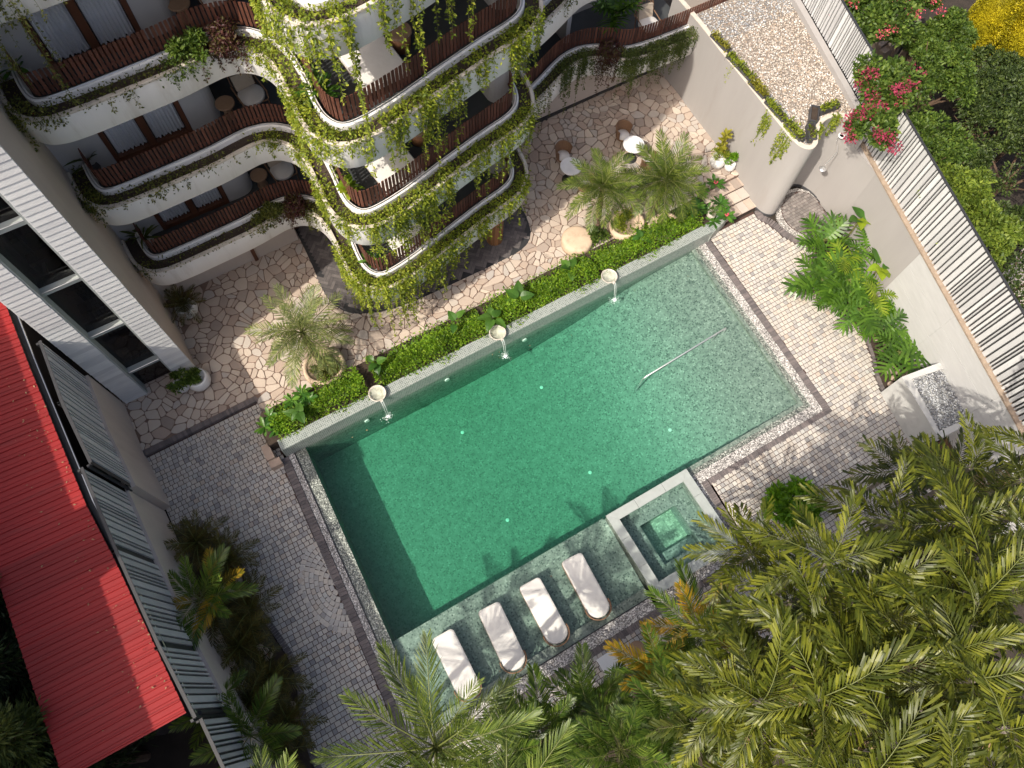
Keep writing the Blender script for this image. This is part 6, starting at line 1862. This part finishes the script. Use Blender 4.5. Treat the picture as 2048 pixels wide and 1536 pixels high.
# ================================================================ PLANTS: RIGHT BED
bedp = [(x + .12, y) for x, y in BED_R] + [(FX(1.3) - .01, 1.32), (FX(3) - .01, 3), (FX(5) - .01, 5), (FX(6.5) - .02, 6.5)]
tag(MB().prism(bedp if area(bedp) > 0 else bedp[::-1], -.05, .03).build('planting_bed', 'soil'), kind='structure')
for i, (px, py, s, n, z, lb, ms) in enumerate((
        (1650, 480, 1.0, 13, .8, 'dark lobed philodendron at the shower end of the right bed', PHIL), (1645, 560, 1.15, 14, .8, 'large lobed philodendron overhanging the paved deck', PHIL), (1700, 560, 1.1, 14, 1.0, 'tall lobed philodendron in the middle of the right bed', PHIL), (1735, 500, .8, 10, 1.0, 'small lobed philodendron against the white wall', PHIL),
        (1690, 520, .9, 9, 1.05, 'bright yellow green philodendron in the right bed', PHILB), (1720, 620, 1.0, 13, .8, 'lobed philodendron above the curved kerb bend', PHIL), (1765, 655, .9, 12, .7, 'lobed philodendron beside the pale stones', PHIL), (1755, 590, .8, 9, .95, 'bright lobed philodendron under the white wall', PHILB), (1800, 705, 1.0, 16, .6, 'bright green lobed philodendron above the river stones', PHIL), (1660, 590, .8, 10, .6, 'low lobed philodendron at the kerb bend', PHIL))):
    p = P(px, py, z); t = thing('philodendron', lb, 'plant', (p.x, p.y, .02), rnd.uniform(0, 6), 'philodendrons in the right bed')
    rosette(t, (0, 0, z - .05), ms, max(5, int(n * .55)), 140 + i, (-18, 35), 'leaf', (.75 * s, 1.1 * s), .16)
    MB().tube([(0, 0, 0), (0, 0, z - .3)], .03, 6).build('stem', 'stem', t, world=False)
for i, (px, py, z, n, lb) in enumerate(((1725, 435, 1.5, 5, 'tall bright taro leaves beside the shower wall'), (1765, 530, 1.2, 7, 'bright taro leaves against the white wall'))):
    p = P(px, py, z); t = thing('taro_plant', lb, 'plant', (p.x, p.y, .02), 0)
    rosette(t, (0, 0, z - .1), [EARB, EAR], n, 160 + i, (-10, 50), 'leaf', (.9, 1.3), .25)
    MB().tube([(0, 0, 0), (0, 0, z - .4)], .03, 6).build('stem', 'stem', t, world=False)
shrub('shrub', 'small bright leafed shrub in the right bed', P(1765, 625, .3), (.4, .4, .3), 'leaf_bush', 1300, .08, 171)
shrub('shrub', 'low leafy shrub between the philodendrons', P(1700, 590, .3), (.4, .5, .4), 'leaf_philo', 1000, .12, 172)
shrub('shrub', 'orange tinged croton by the shower floor', P(1668, 455, .2), (.2, .2, .25), 'leaf_areca_gold', 300, .1, 173)
bl = [(1770, 690, .1), (1778, 742, .16), (1796, 746, .13), (1812, 752, .17), (1786, 757, .12), (1800, 765, .11), (1780, 770, .12), (1755, 680, .1), (1750, 668, .09), (1762, 702, .12)]
for i, (px, py, s) in enumerate(bl):
    p = P(px, py, .05); tag(MB().blob((p.x, p.y, .03 + s * .6), (s, s * .85, s * .7), i, 12, 8, .06).build('river_stone', 'boulder', None, True), 'smooth rounded river stone at the end of the right bed', 'stone', 'river stones in the right bed')

# ================================================================ PLANTS: BEYOND THE RIGHT FENCE
def bougainvillea(label, px, py, z, rad_, seed, nl=3500, nf=700, name='flowering_vine'):
    r = np.random.default_rng(seed); c = P(px, py, z); t = thing(name, label, 'vine', (c.x + .5, c.y, .0))
    v, f = lumpy_crown(tuple(c), rad_, 16, nl, .12, r, .40, .62); ob_np('foliage', v, f, 'leaf_tree', t)
    parts = []
    for j in range(9):
        d = unit(r.normal(0, 1, 3)); d[2] = abs(d[2]); cc = np.array(c) + d * np.array(rad_) * r.uniform(.75, 1.05)
        p, dd = ell_points(cc, (.26, .26, .12), int(nf / 9), .0, None, r); parts.append(leaf_cloud(p, dd, .06, .8, .3, .5, None, r))
    v, f = join(parts); ob_np('blossom', v, f, 'flower_magenta' if seed % 2 else 'flower_pink', t)
    rx = FX(c.y) + .7
    MB().tube([(rx, c.y, 0), (rx, c.y, z * .7), (c.x, c.y, z)], [.06, .05, .02], 6).build('stem', 'bark', t)


bougainvillea('pink flowering climber bulging over the white slat fence by the gravel roof', 1775, 175, 5.0, (1.0, 1.2, .7), 181, 5200, 1000)
bougainvillea('magenta flowering climber sprawling down the white slat fence above the shower', 1745, 260, 4.9, (.75, .8, .45), 183, 2400, 900)
bougainvillea('pink flowering climber behind the top of the slat fence', 1745, 30, 4.0, (1.9, 1.3, .8), 182, 6500, 500)
bougainvillea('pink flowering bush beyond the dry stone ledges', 1815, 10, 3.0, (1.2, 1.1, .8), 184, 4500, 350)
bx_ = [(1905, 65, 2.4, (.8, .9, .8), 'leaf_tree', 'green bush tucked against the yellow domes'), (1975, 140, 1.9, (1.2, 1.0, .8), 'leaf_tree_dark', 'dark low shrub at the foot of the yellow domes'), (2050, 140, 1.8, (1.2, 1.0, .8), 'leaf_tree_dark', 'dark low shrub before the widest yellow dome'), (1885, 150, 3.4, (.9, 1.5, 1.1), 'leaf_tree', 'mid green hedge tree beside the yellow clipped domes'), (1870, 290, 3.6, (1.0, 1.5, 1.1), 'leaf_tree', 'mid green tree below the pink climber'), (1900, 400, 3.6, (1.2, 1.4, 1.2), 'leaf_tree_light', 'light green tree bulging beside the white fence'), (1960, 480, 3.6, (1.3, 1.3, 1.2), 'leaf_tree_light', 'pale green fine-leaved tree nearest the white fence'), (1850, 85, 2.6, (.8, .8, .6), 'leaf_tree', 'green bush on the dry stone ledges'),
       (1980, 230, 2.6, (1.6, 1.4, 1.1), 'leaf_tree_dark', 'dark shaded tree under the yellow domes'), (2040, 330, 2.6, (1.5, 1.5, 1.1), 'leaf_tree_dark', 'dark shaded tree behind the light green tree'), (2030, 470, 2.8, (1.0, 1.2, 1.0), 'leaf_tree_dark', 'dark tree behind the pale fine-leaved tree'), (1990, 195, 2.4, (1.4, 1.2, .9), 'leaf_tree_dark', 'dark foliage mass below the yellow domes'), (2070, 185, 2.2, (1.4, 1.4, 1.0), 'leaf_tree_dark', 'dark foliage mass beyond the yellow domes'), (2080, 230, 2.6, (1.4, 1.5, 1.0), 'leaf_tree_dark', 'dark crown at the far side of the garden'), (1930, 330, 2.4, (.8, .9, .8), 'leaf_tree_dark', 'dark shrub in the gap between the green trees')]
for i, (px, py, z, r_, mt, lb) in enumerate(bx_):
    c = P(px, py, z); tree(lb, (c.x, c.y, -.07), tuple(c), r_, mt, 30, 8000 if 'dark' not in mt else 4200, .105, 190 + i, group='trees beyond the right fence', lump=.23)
for i, (px, py, r_) in enumerate(((1945, 82, .72), (1992, 70, .55), (2045, 78, 1.05))):
    c = P(px, py, .9); rr = np.random.default_rng(210 + i)
    t = thing('topiary_dome', ['tall yellow clipped dome shrub next to the green hedge tree', 'narrow yellow clipped dome shrub between two others', 'widest yellow clipped dome shrub'][i], 'shrub', (c.x, c.y, -.07), 0, 'yellow clipped dome shrubs')
    p, d = ell_points((c.x, c.y, 1.7), (r_, r_, 2.0), 15000, .93, -.8, rr)
    v, f = leaf_cloud(p, d + [0, 0, .5], .075, .5, .2, .45, None, rr); ob_np('foliage', v, f, 'leaf_yellow', t)
    MB().lathe([(r_ * .8, .4), (r_ * .9, 1.4), (r_ * .75, 2.6), (r_ * .35, 3.4), (.0001, 3.55)], (c.x, c.y, -.07), 16).build('inner_mass', 'leaf_yellow', t, smooth=True)
lt = thing('stone_ledge', 'dry tan stone ledges among the flowering bushes', 'rocks', tuple(P(1800, 75, 0)))
for i in range(16):
    p = P(1770 + (i % 5) * 16 + rnd.uniform(-6, 6), 45 + (i // 5) * 18 + rnd.uniform(-5, 5), 1.0 - .12 * (i // 5))
    MB().box((p.x, p.y, p.z - .3), (rnd.uniform(.3, .6), rnd.uniform(.14, .25), .7), rnd.uniform(-.2, .4)).build('stone', 'rock_ledge', lt)
bi = P(2010, 580, .0)
tag(MB().prism([tuple(P(x, y, 0))[:2] for x, y in ((1930, 640), (2060, 760), (2140, 640), (2060, 480))], -.06, .01).build('side_yard', 'beige_plaster'), kind='structure')
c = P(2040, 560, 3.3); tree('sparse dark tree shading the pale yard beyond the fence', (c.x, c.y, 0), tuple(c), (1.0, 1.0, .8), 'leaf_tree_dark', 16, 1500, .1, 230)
c = P(2045, 640, 2.0); tree('small green bush at the edge of the pale yard', (c.x, c.y, 0), tuple(c), (.5, .5, .4), 'leaf_tree', 10, 1500, .09, 231)

# ================================================================ PLANTS: BOTTOM RIGHT CANOPY
lbs = ['olive palm with broad blunt leaflets in the middle of the canopy', 'olive broad-leaflet palm whose fronds part over the pale paving', 'olive broad-leaflet palm rising beyond the slat fence end', 'olive broad-leaflet palm over the trunk gap', 'olive broad-leaflet palm reaching towards the spa tub', 'tall olive broad-leaflet palm next to the pebble box', 'olive broad-leaflet palm at the canopy edge near the pebble box', 'olive broad-leaflet palm low over the deck behind the spa', 'olive broad-leaflet palm between two taller ones', 'olive broad-leaflet palm at the far corner of the canopy']
fp = [(1715, 1205, 8.3, 21), (1640, 1395, 8.6, 20), (1960, 1120, 8.4, 20), (1880, 1310, 8.8, 20), (1590, 1300, 7.0, 17), (2045, 960, 6.5, 16), (1860, 1105, 7.0, 16), (1520, 1440, 6.6, 16), (1790, 1490, 8.8, 19), (2010, 1460, 9.0, 18)]
for i, (px, py, z, n) in enumerate(fp):
    c = P(px, py, z)
    q_ = random.Random(900 + i); bs = Vector((c.x + .2, c.y - .15, 0))
    t = thing('broadleaf_palm', lbs[i], 'palm', tuple(bs), 0, 'olive palms by the spa')
    for j in range(4):          # a clump of several stems, each with its own small crown
        d = Vector((.85 * math.cos(j * 1.7 + i) * (j > 0), .85 * math.sin(j * 1.7 + i) * (j > 0), q_.uniform(-.9, .3) if j else 0.))
        top = c - bs + d
        palm_trunk(t, (d.x * .4, d.y * .4, 0), top, .075, .055, 'bark_grey')
        add_fronds(t, top, FISH, int(n * .46), 240 + i * 7 + j, (-40, 68), az0=j * 40, scale=(.7, 1.1))
    add_fronds(t, c - bs, FISHDRY, 3, 640 + i, (-60, -30), az0=i * 50, name='dry_frond')
for i, (px, py, z, n, lb) in enumerate(((1800, 940, 3.2, 14, 'dark broad-leaflet palm on the deck corner by the pebble box'), (1900, 950, 3.0, 12, 'dark broad-leaflet palm behind the pebble box'), (1500, 1110, 4.4, 14, 'yellowish broad-leaflet palm leaning over the spa rim'), (1960, 1010, 4.0, 12, 'dark broad-leaflet palm under the tall one'), (1400, 1440, 5.0, 12, 'dark broad-leaflet palm among the feather palms'))):
    c = P(px, py, z); palm(lb, (c.x + .1, c.y - .1, 0), tuple(c), FISHD if i != 2 else FISH, n, 260 + i, (-20, 75), .06, .05, 'broadleaf_palm', (.7, .95), 'bark_grey')
shrub('shrub', 'vivid green glossy shrub at the deck edge behind the spa', P(1575, 1015, .2), (.9, .72, .42), 'leaf_bush', 2400, .19, 270, aspect=.45, clumps=26)
tag(MB().tube([tuple(P(1560, 1030, .03) + Vector((.62 * math.cos(a), .5 * math.sin(a), 0))) for a in np.linspace(1.8, 5.2, 16)], .05, 8).build('bed_kerb', 'pale_concrete'), 'pale curved kerb around the vivid green shrub', 'kerb')

# feather palms along the bottom
tag(MB().prism([(-2.5, -4.5), (6.3, -4.5), (6.3, -2.6), (5.2, -1.6), (2.5, -1.55), (.5, -1.8), (-2.5, -1.75)], -.05, .02).build('planting_bed', 'soil'), kind='structure')
arl = ['feather palm with orange tipped fronds beside the spa corner', 'feather palm with golden fronds behind the round stool', 'feather palm with long dark green fronds below the golden one', 'dark feather palm behind the side table', 'dark feather palm in the shade near the loungers', 'dark feather palm low at the deck edge', 'bright young feather palm among the dark ones']
ar = [(1390, 1255, 3.2, 13, 'mix'), (1320, 1345, 3.0, 14, 'gold'), (1345, 1440, 3.4, 16, 'dark'), (1180, 1425, 2.2, 16, 'dark'), (1085, 1475, 2.4, 16, 'dark'), (1005, 1510, 2.6, 15, 'dark'), (1240, 1500, 3.0, 16, 'dark')]
for i, (px, py, z, n, kd) in enumerate(ar):
    c = P(px, py, z); ms = {'mix': ARECA + GOLD[:1], 'gold': ARECA[:1] + GOLD, 'dark': ARECA}[kd]
    t = palm(arl[i], (c.x, c.y - .05, 0), tuple(c), ms, n, 280 + i, (0, 80), .045, .035, 'feather_palm', (.75, 1.0), 'bark_grey', 'feather palms along the bottom of the deck')
# tall palms whose crowns reach up over the loungers
cc = [(872, 1495, 6.2, 17, 'tall feathery palm with fronds across the left lounger'), (515, 1729, 6.2, 14, 'tall feathery palm at the bottom edge of the left deck'), (1010, 1640, 6.4, 12, 'tall feathery palm below the lounger ledge')]
for i, (px, py, z, n, lb) in enumerate(cc):
    c = P(px, py, z); palm(lb, (c.x, c.y, 0), tuple(c), COCO, n, 300 + i, (5, 80), .11, .09, 'feathery_palm', (.8, 1.0), 'bark_grey')

# ================================================================ PLANTS: LEFT BED
bl_ = [(x - .02, y) for x, y in BED_L] + [(-4.95, -3.0), (-5.1, .5), (-5.2, 2.5), (-5.36, 4.2), (-5.45, 6.6), (-5.49, 8.0)]
tag(MB().prism(bl_ if area(bl_) > 0 else bl_[::-1], -.05, .03).build('planting_bed', 'soil'), kind='structure')
cy = [(395, 1085, .9, 18, 'dark cycad at the top of the left bed'), (455, 1120, .8, 18, 'dark cycad overhanging the left deck'), (430, 1220, 1.0, 18, 'dark cycad in the middle of the left bed'), (500, 1220, .8, 16, 'dark cycad beside the buff stones'), (480, 1290, .9, 18, 'dark cycad under the golden frond'), (540, 1360, .9, 18, 'dark cycad near the single boulder'), (500, 1400, 1.1, 18, 'dark cycad in the lower left bed'), (575, 1440, .9, 16, 'dark cycad at the kerb of the lower left bed'), (560, 1500, 1.0, 16, 'dark cycad at the bottom of the left bed')]
for i, (px, py, z, n, lb) in enumerate(cy):
    c = P(px, py, z); palm(lb, (c.x, c.y, .02), tuple(c), CYCAD, n, 320 + i, (-10, 78), .10, .09, 'cycad', (.75, 1.0), 'bark', 'cycads in the left bed')
for i, (px, py, z, n, ms, lb) in enumerate(((400, 1200, 2.3, 9, ARECA + GOLD[:1], 'feather palm with one golden frond against the pinkish wall'), (445, 1175, 2.2, 3, GOLD, 'bright golden fronds over the left bed'), (500, 1470, 2.4, 9, ARECA, 'green feather palm catching light at the bottom of the left bed'), (430, 1420, 2.0, 7, ARECA, 'thin feather palm against the lower slat fence'))):
    c = P(px, py, z); palm(lb, (c.x, c.y, .02), tuple(c), ms, n, 340 + i, (5, 75), .04, .035, 'feather_palm', (.6, .85), 'bark_grey')
for i, (px, py, s) in enumerate(((520, 1295, .1), (530, 1303, .11), (541, 1310, .1), (534, 1316, .09), (522, 1308, .08), (582, 1412, .15), (478, 1160, .12), (545, 1300, .07))):
    p = P(px, py, .08); tag(MB().blob((p.x, p.y, .03 + s * .6), (s, s * .85, s * .75), 20 + i, 12, 8, .06).build('garden_stone', 'boulder'), 'buff rounded stone in the left bed' if i != 5 else 'single larger boulder at the kerb of the left bed', 'stone', 'buff stones in the left bed')

# ================================================================ CONIFERS AT THE LEFT EDGE
def conifer(label, px, py, z, R, seed, mat='leaf_conifer', n=26):
    r = np.random.default_rng(seed); c = P(px, py, z); t = thing('conifer', label, 'tree', (c.x, c.y, -.07), 0, 'conifers beside the red roof')
    parts = []; q = MB(); q.tube([(c.x, c.y, -.07), (c.x, c.y, z + .8)], [.14, .03], 8)
    for i in range(n):
        a = i * 2.399; h = z + .7 - 2.6 * (i / n); L = R * (.35 + .65 * (i / n)) * r.uniform(.8, 1.15)
        d = np.array([math.cos(a), math.sin(a), .12]); s0 = np.array([c.x, c.y, h])
        q.tube([tuple(s0), tuple(s0 + d * L)], [.02, .006], 5)
        m_ = 170; tt = r.uniform(.1, 1, m_) ** .7; sp_ = r.normal(0, .16, (m_, 3)) * (1.1 - tt[:, None] * .5)
        p = s0 + d * L * tt[:, None] + sp_ * [1, 1, .5]
        parts.append(leaf_cloud(p, d * 1.2 + sp_ * 2 + [0, 0, .2], .15, .22, .2, .35, None, r))
    v, f = join(parts); ob_np('crown', v, f, mat, t); q.build('trunk', 'bark', t)


conifer('dark conifer overhanging the red roof edge', -75, 1200, 4.9, .95, 351)
conifer('dark conifer beside the lower red roof', -60, 1335, 4.9, 1.0, 352)
conifer('conifer with sunlit tips put into its leaf colour, at the lower corner of the red roof', 15, 1480, 5.0, 1.0, 353, 'leaf_grassy')  # lighter leaf material puts the sun on this conifer into its colour
conifer('dark conifer behind the lower corner of the red roof', 150, 1540, 3.6, 1.2, 354)
nb = thing('added_shade_block', 'plain unseen block added beyond the red roof to shade it', 'building', (-12, 2, 0))
MB().bbox(-16, -9.3, -14, 22, -.07, 8.4).build('shade_block_body', 'brown_wall', nb)  # unseen block, added only to cast shade over the red roof
MB().bbox(-12, -9.3, 5.35, 6.75, 8.402, 10.0).build('shade_bump', 'brown_wall', nb)  # added bump that carries the shade across the eave

# fallen leaves on the roof, the decks and the water
r_ = np.random.default_rng(77)


def litter(name, label, pts):
    v, f = leaf_cloud(np.array(pts), r_.normal(0, 1, (len(pts), 3)) * [1, 1, .1], .05, .5, .3, .2, None, r_)
    tag(ob_np(name, v, f, 'dry_leaf'), label, 'leaves', kind='stuff')


pts = []
for _ in range(110):
    y = r_.uniform(2.9, 12); e = exf(y); x = e - abs(r_.normal(0, .5)) - .02
    if x > -7.8: pts.append((x, y, EZ + (e - x) * slope + .035))
litter('roof_leaf_litter', 'dry leaves scattered on the red roof', pts)
pts = [(r_.uniform(-5.0, -2.4), r_.uniform(-.5, 10.3), .014) for _ in range(60)] + [(r_.uniform(13.9, 15.4), r_.uniform(-1, 8), .014) for _ in range(25)]
litter('deck_leaf_litter', 'dry leaves scattered on the stone deck', pts)
pts = [(r_.uniform(-1, 12.5), 8.5 - abs(r_.normal(0, .5)), -.012) for _ in range(16)] + [(r_.uniform(-1.2, 5), r_.uniform(.1, 2.2), -.012) for _ in range(8)]
litter('floating_leaves', 'few dry leaves floating on the pool', pts)

# ================================================================ pieces that belong to a part go under that part
DEEP = {'fountain_bowl': [('bowl', ('bowl_water', 'spout'))], 'sun_lounger': [('frame', ('head_rail', 'head_spindles', 'leg'))],
        'stair_tower': [('glazing', ('landing_beam', 'handrail', 'jamb'))], 'washroom_block': [('roof_bed', ('roof_gravel', 'roof_gravel_grey')), ('curved_wall', ('skirting', 'parapet_cap'))],
        'spa_tub': [('tub_wall', ('rim_slab',)), ('seat_bench', ('tub_step',))], 'outdoor_shower': [('shower_arm', ('shower_head',))],
        'red_roof_house': [('gutter', ('gutter_rim', 'downpipe'))], 'lounge_chair': [('hoop_back', ('spindle',))], 'planter_wall': [('mosaic_wall', ('end_wall', 'end_block'))]}
stem_name = lambda o: o.name.split('.')[0]
for root in [o for o in bpy.data.objects if o.parent is None and stem_name(o) in DEEP]:
    kids = list(root.children)
    for part, names in DEEP[stem_name(root)]:
        ps = [k for k in kids if stem_name(k) == part]
        if not ps: continue
        for k in kids:
            if stem_name(k) in names:
                k.parent = ps[0]; k.matrix_parent_inverse = Matrix.Identity(4)
